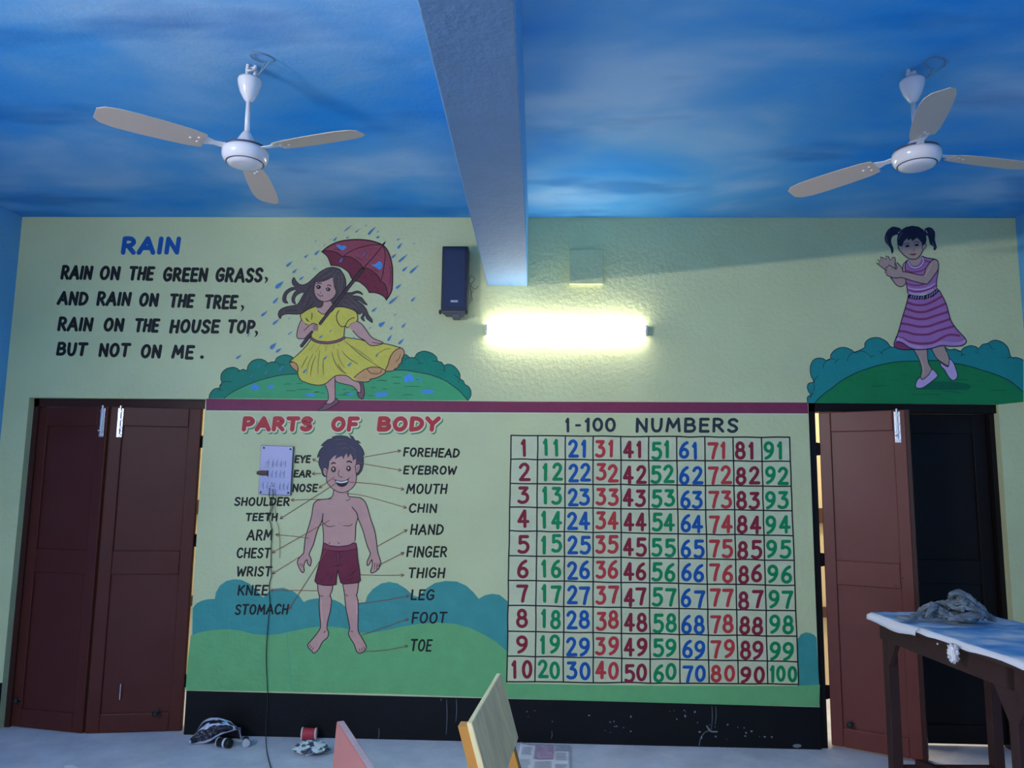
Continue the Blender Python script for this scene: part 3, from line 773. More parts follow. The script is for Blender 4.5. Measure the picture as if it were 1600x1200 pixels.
# raindrops
for a, b, thin in ([(A((x0, y0))[0], A((x1, y1))[0], t) for x0, y0, x1, y1, t in ((820,80,770,135,0),(970,75,930,105,0),(1350,70,1320,100,0),(600,245,535,310,0),(460,300,405,345,0),(260,385,180,455,0),(320,480,260,535,0),(565,460,515,490,1),(405,575,345,620,0),(150,635,45,725,2),(85,835,15,915,0),(95,1105,10,1180,0),(570,110,540,150,1),(755,100,725,125,1),(680,165,645,195,1),(240,1080,210,1115,1))]
                + [((400 + x0/4, 300 + y0/4), (400 + x1/4, 300 + y1/4), t) for x0, y0, x1, y1, t in ((750,215,700,270,0),(915,318,885,355,0),(950,388,890,440,0),(880,385,848,415,0),(1020,455,960,510,0),(950,465,915,497,0),(912,575,875,605,0),(893,648,830,700,0),(757,722,725,750,0),(1000,655,970,685,0),(885,755,862,775,1),(810,810,768,840,2),(858,838,838,862,0),(940,818,912,848,0),(852,890,823,932,0),(927,916,890,952,0),(608,202,550,248,1),(652,230,620,255,1),(775,240,755,255,1),(1002,317,982,328,1),(728,843,705,855,1),(75,742,33,778,0),(130,942,90,982,2),(162,975,125,1003,0),(235,868,200,892,1),(905,290,882,303,0),(700,205,680,213,1),(772,275,752,290,0),(480,855,460,878,1),(422,893,395,915,0),(448,1022,425,1048,0),(602,1060,575,1090,0),(768,1006,750,1030,0),(322,1103,295,1132,0),(686,375,672,402,0),(545,410,525,440,0),(700,395,690,410,1),(-30,880,-55,905,1),(-88,1016,-122,1044,0),(620,905,600,920,0))]
                + [((320 + x0/10, 540 + y0/10), (320 + x1/10, 540 + y1/10), t) for x0, y0, x1, y1, t in ((880,285,820,355,1),(1000,380,940,450,0),(1245,300,1170,400,0),(755,445,720,505,0),(440,445,412,500,1))]):
    dx, dy = b[0]-a[0], b[1]-a[1]; d = math.hypot(dx, dy); nx, ny = -dy/d, dx/d
    w = (0.9, 0.45, 1.5)[thin] * min(d/8, 1.5) * 1.35
    p = Paint(Z0 + .0034); p.fill([a, (a[0] + dx*.6 + nx*w, a[1] + dy*.6 + ny*w), (a[0] + dx*.85 + nx*w, a[1] + dy*.85 + ny*w), b, (a[0] + dx*.9 - nx*w*.9, a[1] + dy*.9 - ny*w*.9), (a[0] + dx*.6 - nx*w*.9, a[1] + dy*.6 - ny*w*.9)], DROP, 0, smooth=False)
    p.build('raindrop', girl)

# ---- rhyme
rhyme = thing('rhyme_lettering', 'painted rain rhyme in black capitals beside the umbrella girl', 'lettering', at_y(250, 470))
p = Paint(0.0004)
letters(p, 'RAIN', 192.5, 279, 373, 394.5, 7.2, BLUEP, 2, .14, 0, .3)
o = p.build('heading', rhyme); o['label'] = 'blue heading word'
for s, x0, x1, yt, yb, r in (
    ('RAIN', 97.5, 143, 416.5, 434.5, .8), ('ON', 158, 186, 417.5, 435, .6), ('THE', 203.5, 239, 418, 436, .6), ('GREEN', 257, 323, 419.5, 437.5, .8), ('GRASS', 339, 409, 420, 438.5, .8),
    ('AND', 92.5, 136, 456.5, 474, 1.5), ('RAIN', 153.5, 203, 457.5, 475.5, .8), ('ON', 219.5, 246, 459.5, 476.5, .6), ('THE', 267, 301.5, 461, 478.5, .6), ('TREE', 321.5, 369.5, 462.5, 480.5, .6),
    ('RAIN', 92.5, 143.5, 497, 515, 1), ('ON', 164, 192, 498.5, 515.5, .5), ('THE', 212.5, 247, 499.5, 517, .5), ('HOUSE', 267.5, 341.5, 501, 518.5, .7), ('TOP', 357.5, 397, 501.5, 519, .4),
    ('BUT', 90.5, 134.5, 536.5, 553.5, .7), ('NOT', 156.5, 201.5, 538, 555.5, .7), ('ON', 222, 250.5, 540, 557.2, .5), ('ME', 271, 301.5, 541, 558.5, .5)):
    p = Paint(0.0004); letters(p, s, x0, x1, yt, yb, 4.9, INK, 2, .17, r, .3, .025)
    for wx, x, y in ((409, 416, 436), (369.5, 378.7, 480), (397, 400.5, 520)):
        if x1 == wx: p.fill([(x - 2.5, y - 2.5), (x + 1, y - 3), (x + 2.8, y), (x + 1.2, y + 4), (x - 3, y + 7), (x - .5, y + 2)], INK, 2)
    if s == 'ME': p.ellipse(315.6, 558, 2.9, 2.9, INK, 2)
    p.build('word', rhyme)

# ---- parts of the body chart
chart = thing('body_chart', 'painted boy in red shorts labelled as a parts of body chart', 'mural', at_y(535, 1020))
for s, x0, x1, yt, yb in (('PARTS', 381, 486, 653.8, 671), ('OF', 520, 558, 654, 671.5), ('BODY', 592, 684.5, 653.8, 671.2)):
    p = Paint(0.0005)
    letters(p, s, x0, x1, yt, yb, 6.8, SHGREEN, 0, .12, 0, .3, 0, 2.6, 3.0, 2.6)
    letters(p, s, x0, x1, yt, yb, 6.8, CREAMP, 2, .12, 0, .3, 0, .7, .7, 3.2)
    letters(p, s, x0, x1, yt, yb, 6.8, REDP, 4, .12, 0, .3, 0)
    o = p.build('heading_word', chart); o['label'] = 'red heading word with cream edge and green shade'
p = Paint(0.0009)
for s, x0, x1, yt, yb, r in (('EYE', 461.5, 484.5, 712.3, 722.3, 0), ('EAR', 460, 485.5, 735.5, 745, .3), ('NOSE', 458, 495.5, 757, 767.5, .3), ('SHOULDER', 367.5, 452, 778, 789.5, 0), ('TEETH', 385, 433, 802.5, 813, 0), ('ARM', 387, 425, 828.5, 843.5, 0),
    ('CHEST', 371, 422, 857, 871, 0), ('WRIST', 371, 423.5, 886, 899.5, 0), ('KNEE', 372.5, 418, 915, 929, 0), ('STOMACH', 368.5, 450, 945.5, 959.5, -.8),
    ('FOREHEAD', 631.5, 717, 700, 712, 2.3), ('EYEBROW', 631.5, 712.5, 728.5, 740, .8), ('MOUTH', 636.5, 698, 757, 770.5, 0), ('CHIN', 640, 682, 787.7, 800, .6), ('HAND', 642.5, 692, 820, 834.5, .4), ('FINGER', 636.5, 698, 854.5, 869.5, .2), ('THIGH', 639, 694.5, 888, 902, 0), ('LEG', 643, 678, 922, 936.5, 0), ('FOOT', 644.5, 697, 957.5, 973, -.3), ('TOE', 642.5, 674, 1000, 1016.5, 0)):
    p = Paint(0.0009); letters(p, s, x0, x1, yt, yb, 2.85, INK, 2, .14, r, .26); p.build('word', chart)
# boy
def Eb(*pts): return [(480 + x/13.333, 675 + y/13.333) for x, y in pts]
def Fb(*pts): return [(450 + x/10, 750 + y/10) for x, y in pts]
def Gb(*pts): return [(450 + x/10, 840 + y/10) for x, y in pts]
def Hb(*pts): return [(450 + x/10, 930 + y/10) for x, y in pts]
p = Paint(0.0009)
hair = Eb((215, 540), (222, 480), (260, 390), (300, 335), (345, 297), (288, 287), (340, 230), (430, 160), (553, 128), (513, 110), (600, 82), (720, 75), (830, 95), (922, 152), (910, 110), (878, 65), (955, 100), (1000, 178), (1060, 182), (1122, 236), (1058, 236), (1110, 290), (1160, 370), (1187, 450), (1182, 497), (1158, 470), (1175, 560), (1172, 680), (1140, 800), (1080, 880), (1005, 925), (900, 700), (480, 700), (395, 935), (350, 920), (318, 878), (290, 780), (262, 722), (240, 640), (262, 495))
p.fill(hair, HAIRK, 0, smooth=False); p.line(hair[:31], 1.1, INK, 1, smooth=False); p.line(hair[33:] + [hair[0]], 1.1, INK, 1)
for q in (Eb((620, 270), (720, 240), (820, 245)), Eb((700, 360), (800, 330), (880, 360)), Eb((880, 300), (960, 340), (1010, 430)), Eb((930, 400), (1000, 480), (1030, 580)), Eb((560, 160), (660, 150), (760, 165))): p.line(q, .7, HAIRHI, 1, taper=.7)
p.build('hair', chart)
p = Paint(0.0013)
legl = Gb((462, 700), (470, 830), (490, 910), (488, 1000)) + Hb((490, 200), (500, 340), (510, 480), (488, 545), (420, 640), (330, 745), (308, 775), (315, 815), (370, 868), (400, 905), (440, 885), (485, 835), (540, 730), (615, 662), (635, 590), (610, 510), (622, 400), (660, 250), (680, 80), (662, 0)) + Gb((690, 820), (708, 700))
legr = Gb((852, 700), (882, 870), (890, 930)) + Hb((890, 50), (910, 230), (948, 410), (965, 520), (945, 595), (968, 660), (1030, 760), (1070, 868), (1110, 905), (1180, 885), (1222, 820), (1215, 775), (1150, 655), (1096, 540), (1098, 300), (1096, 100), (1072, 0)) + Gb((1085, 860), (1105, 700))
for l in (legl, legr): p.fill(l, SKIN, 0, smooth=False); p.line(l, 1.4, LASH, 1)
for q in (Hb((558, 588), (588, 555)), Hb((985, 560), (1015, 575)), Gb((490, 905), (550, 915)), Gb((660, 905), (640, 915)), Gb((900, 890), (940, 912)), Gb((1060, 910), (1080, 880))): p.line(q, 1.0, LASH, 1)
for x, y in ((325, 815), (350, 840), (378, 862)): p.line(Hb((x, y - 8), (x + 28, y - 48)), .9, LASH, 1)
for x, y in ((1128, 885), (1165, 875), (1195, 850)): p.line(Hb((x, y), (x - 15, y - 50)), .9, LASH, 1)
arml = Fb((520, 330), (450, 320), (405, 370), (390, 430), (370, 560), (330, 710), (290, 840), (268, 930), (255, 1060), (245, 1140)) + Gb((220, 268), (160, 340), (150, 400), (175, 470), (205, 525), (230, 547), (255, 520), (248, 445), (272, 372), (297, 345), (305, 400), (340, 442), (356, 420), (366, 350), (342, 290), (335, 248)) + Fb((400, 1000), (440, 850), (480, 740), (530, 640), (548, 520), (640, 420))
armr = Fb((1050, 300), (1120, 275), (1190, 320), (1240, 420), (1290, 600), (1350, 770), (1380, 930), (1395, 1070), (1410, 1150)) + Gb((1440, 345), (1452, 410), (1430, 460), (1380, 522), (1310, 552), (1293, 520), (1318, 430), (1310, 345), (1270, 420), (1238, 432), (1243, 360), (1278, 282), (1285, 240)) + Fb((1230, 1000), (1165, 770), (1100, 610), (1078, 520), (1000, 420))
torso = Fb((715, 150), (700, 240), (640, 290), (530, 305), (450, 320), (430, 420), (545, 560), (545, 700), (555, 850), (555, 990), (700, 1060), (900, 1060), (1050, 980), (1055, 850), (1060, 700), (1090, 590), (1180, 420), (1120, 275), (1020, 265), (945, 250), (945, 150))
p.fill(arml, SKIN, 0, smooth=False); p.fill(armr, SKIN, 0, smooth=False); p.fill(torso, SKIN, 2, smooth=False)
p.line(arml[1:31], 1.4, LASH, 3); p.line(armr[1:27], 1.4, LASH, 3); p.line(torso[:5], 1.3, LASH, 3); p.line(torso[17:], 1.3, LASH, 3)
p.line(Fb((548, 520), (540, 650), (548, 760), (555, 850), (555, 990)), 1.3, LASH, 3); p.line(Fb((1078, 530), (1092, 590), (1062, 700), (1055, 850), (1048, 950)), 1.3, LASH, 3)
p.line(Fb((550, 660), (600, 712), (660, 728), (740, 712)), 1.1, LASH, 3, taper=.5); p.line(Fb((860, 712), (930, 718), (980, 708), (1010, 680)), 1.1, LASH, 3, taper=.5)
p.line(Fb((780, 690), (800, 668), (825, 690)), .7, SKINDK, 3); p.line(Fb((788, 978), (798, 995)), 1.4, LASH, 3); p.line(Fb((910, 325), (950, 312), (975, 292)), .9, LASH, 3); p.line(Fb((630, 300), (690, 290)), .8, LASH, 3)
for q in (Gb((185, 440), (205, 400)), Gb((215, 460), (225, 410))): p.line(q, .9, LASH, 3)
for x in (1355, 1390, 1425): p.line(Gb((x - 5, 500), (x + 5, 395)), .9, LASH, 3)
p.line(Hb((520, 60), (525, 250), (540, 420)), 1.0, SKINHI, 1); p.line(Hb((1070, 80), (1080, 300)), 1.0, SKINHI, 1)
face = Eb((455, 610), (440, 740), (412, 850), (403, 980), (420, 1060), (507, 1160), (613, 1235), (720, 1262), (827, 1240), (933, 1173), (1003, 1080), (1022, 1000), (1027, 900), (1012, 800), (1002, 700), (1020, 640), (1015, 555), (955, 597), (942, 520), (905, 450), (848, 545), (825, 440), (780, 500), (757, 572), (728, 500), (660, 525), (575, 572), (612, 478), (540, 520), (470, 605))
for ear in (Eb((430, 790), (380, 742), (340, 758), (332, 830), (358, 895), (408, 935)), Eb((1005, 700), (1060, 668), (1102, 690), (1102, 760), (1060, 842), (1018, 866))):
    p.fill(ear, SKIN, 3); p.line(ear, 1.0, LASH, 4)
p.line(Eb((350, 790), (385, 800), (385, 850)), .7, LASH, 4); p.line(Eb((1090, 720), (1060, 740), (1050, 800)), .7, LASH, 4)
p.fill(face, SKIN, 4, smooth=False); p.line(face[:15], 1.2, LASH, 5)
for cx, cy, rx, ry in ((550, 780, 52, 60), (865, 762, 48, 58)):
    q = Eb((cx, cy))[0]
    p.ellipse(q[0], q[1], rx/13.33, ry/13.33, LASH, 5); p.ellipse(q[0] - .2, q[1], rx/13.33*.55, ry/13.33*.6, paint('painted_iris', (120, 96, 70)), 6, 12); p.ellipse(q[0] - .4, q[1] - 1.1, 1.2, 1.3, WHITEPT, 7, 10)
p.line(Eb((500, 670), (545, 642), (598, 655)), 2.4, LASH, 5, taper=.4); p.line(Eb((822, 630), (880, 608), (935, 640)), 2.4, LASH, 5, taper=.4)
p.line(Eb((672, 790), (650, 860), (655, 900), (690, 935), (740, 940)), 1.0, LASH, 5)
mouth = Eb((585, 1000), (640, 1018), (720, 1025), (800, 1012), (855, 985), (845, 1060), (795, 1118), (720, 1137), (650, 1112), (608, 1060))
p.fill(mouth, LASH, 5); p.fill(Eb((600, 1015), (720, 1036), (838, 1008), (828, 1042), (720, 1066), (622, 1050)), WHITEPT, 6); p.line(mouth, 1.0, LASH, 6, closed=True)
p.line(Eb((542, 985), (565, 992), (590, 1005)), .9, LASH, 6); p.line(Eb((850, 990), (868, 965), (893, 950)), .9, LASH, 6); p.line(Eb((700, 1170), (725, 1176), (752, 1168)), 1.0, SKINDK, 6)
p.build('skin', chart)
p = Paint(0.0031)
sh = Gb((555, 75), (545, 160), (530, 250), (492, 400), (442, 580), (420, 680), (450, 715), (560, 745), (680, 747), (755, 735), (760, 640), (780, 500), (800, 600), (825, 700), (860, 725), (1000, 715), (1110, 700), (1135, 670), (1118, 500), (1092, 330), (1080, 180), (1065, 90), (1030, 80), (950, 120), (800, 140), (650, 125), (590, 92))
p.fill(sh, SHORTS, 0, smooth=False); p.fill(Gb((555, 75), (545, 160), (580, 178), (700, 207), (850, 212), (1000, 192), (1078, 165), (1065, 90), (1030, 80), (950, 120), (800, 140), (650, 125), (590, 92)), SHORTHI, 1, smooth=False)
p.line(sh, 1.4, LASH, 2, closed=True, smooth=False)
p.line(Gb((575, 180), (700, 207), (850, 212), (1000, 192), (1070, 168)), 1.3, FOLD, 2)
p.line(Gb((752, 230), (770, 330), (775, 440)), 1.3, FOLD, 2); p.line(Gb((798, 220), (805, 330), (790, 440)), 1.1, FOLD, 2); p.line(Gb((775, 240), (785, 330), (782, 420)), 1.6, SHORTHI, 2)
for q in (Gb((700, 440), (780, 445), (860, 412)), Gb((900, 660), (970, 650), (1030, 615)), Gb((640, 660), (690, 610), (720, 570)), Gb((950, 600), (1030, 540), (1070, 470))): p.line(q, 1.2, FOLD, 2, taper=.5)
p.build('shorts', chart)
p = Paint(0.0040)
for pts in ([(497.5, 722), (488.5, 717.2)], [(502, 739.5), (487.5, 740.6)], [(523, 745), (498.5, 762.8)], [(527, 754), (437.5, 810.8)], [(505, 780), (454.8, 781.4)], [(483, 841), (460, 838), (430.5, 835.2)], [(515, 813), (425.5, 863.8)], [(470, 869), (425.5, 896.6)], [(496, 923), (460, 922.5), (422.5, 922.5)], [(516, 847), (497, 881), (451.5, 951.6)],
            [(568, 714.5), (626.5, 704)], [(556, 722), (570, 725), (627.5, 735)], [(545, 753), (590, 757), (631.5, 764.6)], [(540, 771), (570, 775), (635.5, 793.6)], [(589, 854), (636.5, 827.6)], [(588, 885), (631.5, 863)], [(563, 898), (600, 899), (631.5, 898.5)], [(561, 943), (600, 938), (639.5, 931)], [(567, 992), (638.5, 967)], [(569, 1018), (600, 1016), (637.5, 1009)]):
    p.line(pts, 1.05, ARROW, 0)
    (x0, y0), (x1, y1) = pts[-2], pts[-1]
    a = math.atan2(y0 - y1, x0 - x1)
    for s in (.45, -.45): p.line([(x1, y1), (x1 + 5.5*math.cos(a + s), y1 + 5.5*math.sin(a + s))], 1.15, ARROW, 1, smooth=False)
p.build('arrows', chart)

# ---- number chart
num = thing('number_chart', 'painted chart of the numbers 1 to 100 in coloured brush figures', 'mural', at_y(1020, 1067))
XT = [798.6, 840.6, 883.6, 926.8, 970.0, 1013.4, 1057.2, 1100.8, 1145.0, 1189.6, 1233.4]
XB = [791.9, 836.0, 880.0, 926.8, 971.3, 1016.0, 1062.7, 1107.8, 1153.4, 1199.8, 1247.7]
YL = [680.6, 717.6, 755.4, 792.2, 829.4, 868.1, 906.5, 945.8, 986.0, 1024.8, 1065.0]
YR = [683.6, 721.0, 759.6, 798.0, 837.0, 875.6, 914.8, 954.5, 994.4, 1034.0, 1069.0]
def grid(c, r):
    ci, cf = int(min(c, 9.999)), c - int(min(c, 9.999)); ri, rf = int(min(r, 9.999)), r - int(min(r, 9.999))
    t = r / 10; cc = c / 10
    x = (XT[ci] + (XT[ci+1]-XT[ci])*cf) * (1-t) + (XB[ci] + (XB[ci+1]-XB[ci])*cf) * t
    y = (YL[ri] + (YL[ri+1]-YL[ri])*rf) * (1-cc) + (YR[ri] + (YR[ri+1]-YR[ri])*rf) * cc
    return x, y
CELL = paint('pale_cell_paint', (213, 218, 180))
p = Paint(0.0009)
rnd = random.Random(11)
p.fill([grid(c, 0) for c in range(11)] + [grid(10, r) for r in range(1, 11)] + [grid(c, 10) for c in range(9, -1, -1)] + [grid(0, r) for r in range(9, 0, -1)], CELL, 0, smooth=False)
for c in range(11):
    pts = [grid(c, r/2) for r in range(21)]
    p.line([(x + rnd.uniform(-.35, .35), y) for x, y in pts], 2.1, INK, 1)
for r in range(11):
    pts = [grid(c/2, r) for c in range(21)]
    p.line([(x, y + rnd.uniform(-.5, .5)) for x, y in pts], 2.1, INK, 2)
p.build('grid', num)
p = Paint(0.0009)
letters(p, '1', 884.5, 889, 654.6, 673.4, 4.4, SLATE, 2); letters(p, '-', 899.5, 907, 654.6, 673.4, 3.6, SLATE, 2)
letters(p, '100', 914.5, 961, 654.6, 673.2, 4.4, SLATE, 2, gap=.22); p.build('heading_word', num)
p = Paint(0.0009); letters(p, 'NUMBERS', 994.5, 1152, 654.6, 673.6, 4.5, SLATE, 2, .03, .6, .32)
p.build('heading_word', num)
colours = [(MAROON, 'maroon'), (GREENP, 'green'), (BLUEP, 'blue'), (REDP, 'red'), (MAROON, 'maroon'), (GREENP, 'green'), (BLUEP, 'blue'), (REDP, 'red'), (MAROON, 'maroon'), (GREENP, 'green')]
for c in range(10):
    m, nm = colours[c]
    for r in range(10):
        v = c*10 + r + 1
        s = str(v); p = Paint(0.0017)
        x0, y0 = grid(c, r); x1, y1 = grid(c + 1, r + 1)
        _, y0b = grid(c + .5, r); _, y1b = grid(c + .5, r + 1)
        hh = y1b - y0b
        drop = (.0, .0, .03, .0, .06, .05, .08, .05, .08, .06)[c]
        ya, yb = y0b + hh*(.19 + drop), y0b + hh*(.82 + drop)
        w = x1 - x0
        if len(s) == 1:
            slots = [(.32, .68) if s != '1' else (.42, .56)]
        elif len(s) == 2:
            slots = [(.12, .42), (.55, .86)]
            if s[0] == '1': slots[0] = (.20, .33)
            if s[1] == '1': slots[1] = (.58, .71)
        else:
            slots = [(.12, .22), (.33, .57), (.68, .93)]
        for ch, (a, b) in zip(s, slots):
            jx = rnd.uniform(-.02, .02) * w; jy = rnd.uniform(-.03, .03) * hh
            letters(p, ch, x0 + a*w + jx, x0 + b*w + jx, ya + jy, yb + jy, 5.1, m, 0, 0.0, 0, wob=.03, seed=v)
        o = p.build('number', num); o['label'] = 'painted %s number %d' % (nm, v)

# ---- hill of the clapping girl
base = thing('hill_mural', 'painted dark green hill with blue-green bushes over the right door', 'mural', at_y(1430, 630))
K = lambda *pts: [(1250 + x/8, 510 + y/8) for x, y in pts]
Lr = lambda *pts: [(1400 + x/8, 510 + y/8) for x, y in pts]
o1 = K((97, 958), (90, 900), (105, 870), (132, 858), (100, 800), (92, 750), (110, 712), (168, 690), (135, 610), (128, 510), (160, 430), (210, 400), (280, 400), (330, 425), (380, 405), (385, 355), (430, 300), (500, 267), (570, 266), (640, 292), (688, 325), (740, 300), (805, 262), (812, 208), (860, 160), (930, 140), (1000, 146), (1080, 190), (1135, 255), (1200, 260))
o2 = Lr((605, 255), (670, 290), (740, 284), (800, 312), (850, 266), (930, 241), (1000, 255), (1030, 276), (1080, 227), (1143, 212), (1200, 180), (1260, 174), (1340, 205), (1400, 270), (1438, 382), (1500, 388), (1560, 405), (1592, 425))
low = [(1599, 628), (1560, 632), (1420, 631), (1263, 629.5)]
p = Paint(0.0003)
p.fill(o1 + o2 + low, BUSH2, 0, smooth=False)
p.line(o1, 1.2, NAVY, 1); p.line(o2, 1.2, NAVY, 1)
for q in (K((285, 530), (300, 470), (340, 420), (390, 405), (450, 410)), K((435, 465), (455, 430), (490, 408)), K((585, 435), (610, 370), (660, 330), (740, 305), (810, 320), (885, 375)), K((875, 400), (890, 375), (935, 365)), K((1015, 330), (1060, 290), (1130, 258)), K((990, 305), (1015, 328), (1035, 355)), K((180, 800), (175, 700), (195, 650), (235, 610)), K((125, 900), (140, 860), (175, 830)), K((140, 858), (185, 745)),
          Lr((670, 290), (680, 300)), Lr((745, 285), (800, 310), (830, 352)), Lr((805, 370), (830, 352), (872, 355)), Lr((1145, 212), (1180, 250), (1190, 272)), Lr((1180, 275), (1245, 285)), Lr((985, 318), (1050, 348)), Lr((1030, 276), (1020, 320)), Lr((1380, 400), (1438, 384), (1480, 410))):
    p.line(q, .9, NAVY, 1, taper=.5)
p.build('bush', base)
p = Paint(0.0007)
o1 = K((185, 958), (225, 910), (280, 860), (340, 812), (400, 770), (500, 690), (620, 620), (700, 582), (780, 550), (900, 510), (1000, 482), (1100, 460), (1200, 445), (1300, 436), (1480, 432))
o2 = Lr((300, 430), (560, 430), (720, 460), (850, 482), (950, 508), (1050, 540), (1180, 580), (1300, 622), (1380, 660), (1450, 702), (1550, 785), (1592, 820))
p.fill(o1 + o2 + [(1599, 628), (1560, 632), (1420, 631), (1274, 629.6)], HILL2, 0, smooth=False)
p.line(o1, 1.2, NAVY, 1); p.line(o2, 1.2, NAVY, 1)
p.fill(Lr((270, 780), (380, 730), (450, 690), (650, 690), (850, 710), (935, 745), (880, 790), (600, 795)), HILL2DK, 1)
for q in (K((1250, 615), (1370, 610)), K((1110, 670), (1250, 668)), K((870, 755), (1000, 742), (1120, 736)), K((1240, 735), (1385, 732)), K((560, 795), (620, 790)), K((900, 885), (1010, 875)), Lr((160, 785), (240, 785)), Lr((180, 850), (400, 848), (580, 852)), Lr((440, 690), (540, 685)), Lr((560, 810), (700, 815), (850, 840)), Lr((1150, 800), (1280, 795), (1380, 798)), Lr((940, 605), (1010, 602)), Lr((640, 680), (760, 665), (900, 670))):
    p.line(q, 1.0, HILLDK, 2, taper=.7)
p.build('hill', base)

# ---- clapping girl
girl = thing('girl_mural', 'painted girl with pigtails clapping in a striped pink dress', 'mural', at_y(1455, 605))
I = lambda *pts: [(1350 + x/10, 345 + y/10) for x, y in pts]
J = lambda *pts: [(1370 + x/10, 440 + y/10) for x, y in pts]
SK2 = paint('painted_olive_skin', (186, 158, 150)); HR2 = paint('painted_black_hair', (34, 38, 66))
Z0 = 0.0013
p = Paint(Z0)
legs = (Lr((205, 270), (280, 400), (320, 540), (303, 645), (330, 662), (395, 620), (445, 540), (402, 450), (388, 270)), Lr((435, 270), (500, 390), (560, 442), (640, 492), (662, 480), (662, 400), (600, 240)))
for l in legs: p.fill(l, SK2, 0, smooth=False); p.line(l, 1.2, NAVY, 1)
p.line(Lr((285, 370), (335, 480), (345, 600)), 1.3, SKINHI, 1, taper=.5); p.line(Lr((635, 330), (640, 450)), 1.2, SKINHI, 1, taper=.5)
neck = I((695, 590), (700, 660), (760, 702), (840, 692), (890, 635), (892, 550)); p.fill(neck, SK2, 0, smooth=False)
bk = I((415, 880), (460, 950), (505, 1003), (560, 1030), (610, 1020), (655, 965), (645, 880)); p.fill(bk, SK2, 0); p.line(bk, 1.3, NAVY, 1)
ua = I((665, 625), (612, 680), (598, 780), (650, 810)); p.fill(ua, SK2, 0, smooth=False); p.line(ua[:3], 1.2, NAVY, 1)
bh = I((340, 780), (270, 722), (193, 660), (245, 662), (212, 605), (268, 622), (252, 563), (300, 580), (342, 612), (342, 548), (382, 562), (412, 622), (440, 580), (478, 568), (490, 610), (478, 690), (500, 770), (420, 800)); p.fill(bh, SK2, 1, smooth=False); p.line(bh[:17], 1.2, NAVY, 2, smooth=False)
arm = I((1090, 605), (1150, 640), (1157, 750), (1092, 855), (992, 980), (930, 985), (780, 948), (640, 905), (572, 880), (592, 800), (700, 812), (918, 852), (960, 750), (1028, 650))
fh = I((575, 888), (500, 895), (440, 890), (345, 850), (352, 830), (318, 800), (352, 780), (328, 740), (370, 722), (380, 690), (432, 720), (502, 762), (512, 740), (490, 672), (512, 652), (590, 740), (600, 802))
# dress first, then the arm across it
p.build('skin', girl)
p = Paint(Z0 + .0006)
bod = I((680, 605), (642, 690), (648, 800), (645, 900), (662, 1000), (682, 1140), (820, 1165), (1000, 1130), (1135, 1045), (1130, 960), (1157, 780), (1150, 640), (1100, 600), (980, 580), (902, 552), (890, 625), (850, 680), (790, 702), (740, 692), (695, 645))
p.fill(bod, PINK, 0, smooth=False)
for q, m in ((I((660, 770), (720, 800), (800, 800), (900, 780), (960, 740)), PINKDK), (I((900, 600), (1000, 640), (1050, 640)), PINKDK), (I((668, 985), (780, 1010), (880, 1005), (960, 985)), PINKDK), (I((690, 1075), (790, 1105), (900, 1100), (1040, 1060), (1120, 1000)), PINKDK), (I((680, 1045), (780, 1072), (900, 1072), (1010, 1040), (1110, 980)), LILAC), (I((690, 1120), (800, 1145), (930, 1130), (1080, 1070)), LILAC)):
    p.line(q, 2.2, m, 1, taper=.4)
p.line(bod[:6], 1.3, NAVY, 2); p.line(bod[8:15], 1.3, NAVY, 2)
col = I((685, 640), (722, 710), (790, 737), (868, 716), (925, 640), (912, 578)); p.line(col, 4.2, NAVY, 2); p.line(col, 2.6, LILAC, 3)
skirt = J((485, 215), (480, 270), (440, 420), (400, 550), (365, 680), (330, 800), (290, 900), (266, 980), (290, 1030), (400, 1065), (560, 1062), (700, 1066), (850, 1045), (1000, 1006), (1150, 1016), (1320, 1006), (1392, 950), (1370, 880), (1250, 750), (1150, 600), (1080, 350), (970, 135), (940, 100), (720, 240))
p.fill(skirt, PINK, 1, smooth=False)
for q in (J((480, 330), (600, 365), (740, 365), (860, 320), (1000, 240)), J((450, 420), (600, 470), (740, 475), (900, 420), (1060, 350)), J((418, 530), (600, 580), (750, 585), (900, 540), (1092, 480)), J((385, 655), (500, 672), (650, 705), (800, 700), (950, 650), (1132, 590)), J((345, 775), (450, 785), (600, 825), (800, 825), (950, 770), (1195, 700)), J((310, 870), (400, 890), (500, 940), (700, 970), (880, 950), (1050, 860), (1150, 830), (1290, 845))):
    p.line(q, 3.6, PINKDK, 2)
p.fill(J((285, 960), (340, 945), (420, 975), (500, 1030), (560, 1060), (400, 1065), (290, 1030)), PINKDK, 3)
hem = catmull(J((315, 895), (400, 920), (500, 985), (600, 1018), (700, 1028), (850, 1010), (1000, 958), (1150, 970), (1280, 970), (1375, 935)), False, 9)
for i in range(0, len(hem), 1):
    x, y = hem[i]; p.line([(x + .8, y - 2.6), (x - .4, y + 2.4)], .75, LILAC, 4, smooth=False)
p.line(J((295, 950), (340, 942), (420, 972), (500, 1030), (580, 1060)), 1.2, NAVY, 5)
p.line(skirt[:22], 1.4, NAVY, 5)
belt = J((490, 195), (600, 220), (720, 222), (850, 180), (940, 98), (970, 150), (880, 235), (740, 282), (600, 285), (488, 262)); p.fill(belt, NAVY, 5, smooth=False)
for x, y in ((535, 240), (570, 245), (605, 250), (645, 252), (690, 255), (725, 252), (785, 235), (825, 220), (860, 200), (895, 175), (930, 145)):
    p.line(J((x - 8, y + 22), (x + 8, y - 22)), .9, LILAC, 6, smooth=False)
p.build('dress', girl)
p = Paint(Z0 + .0021)
p.fill(arm, SK2, 0, smooth=False); p.line(arm, 1.3, NAVY, 1, closed=True, sub=4); p.line(I((1060, 670), (990, 790), (940, 870)), 1.4, SKINHI, 1, taper=.6)
p.fill(fh, SK2, 2, smooth=False); p.line(fh, 1.2, NAVY, 3, smooth=False)
p.build('arm', girl)
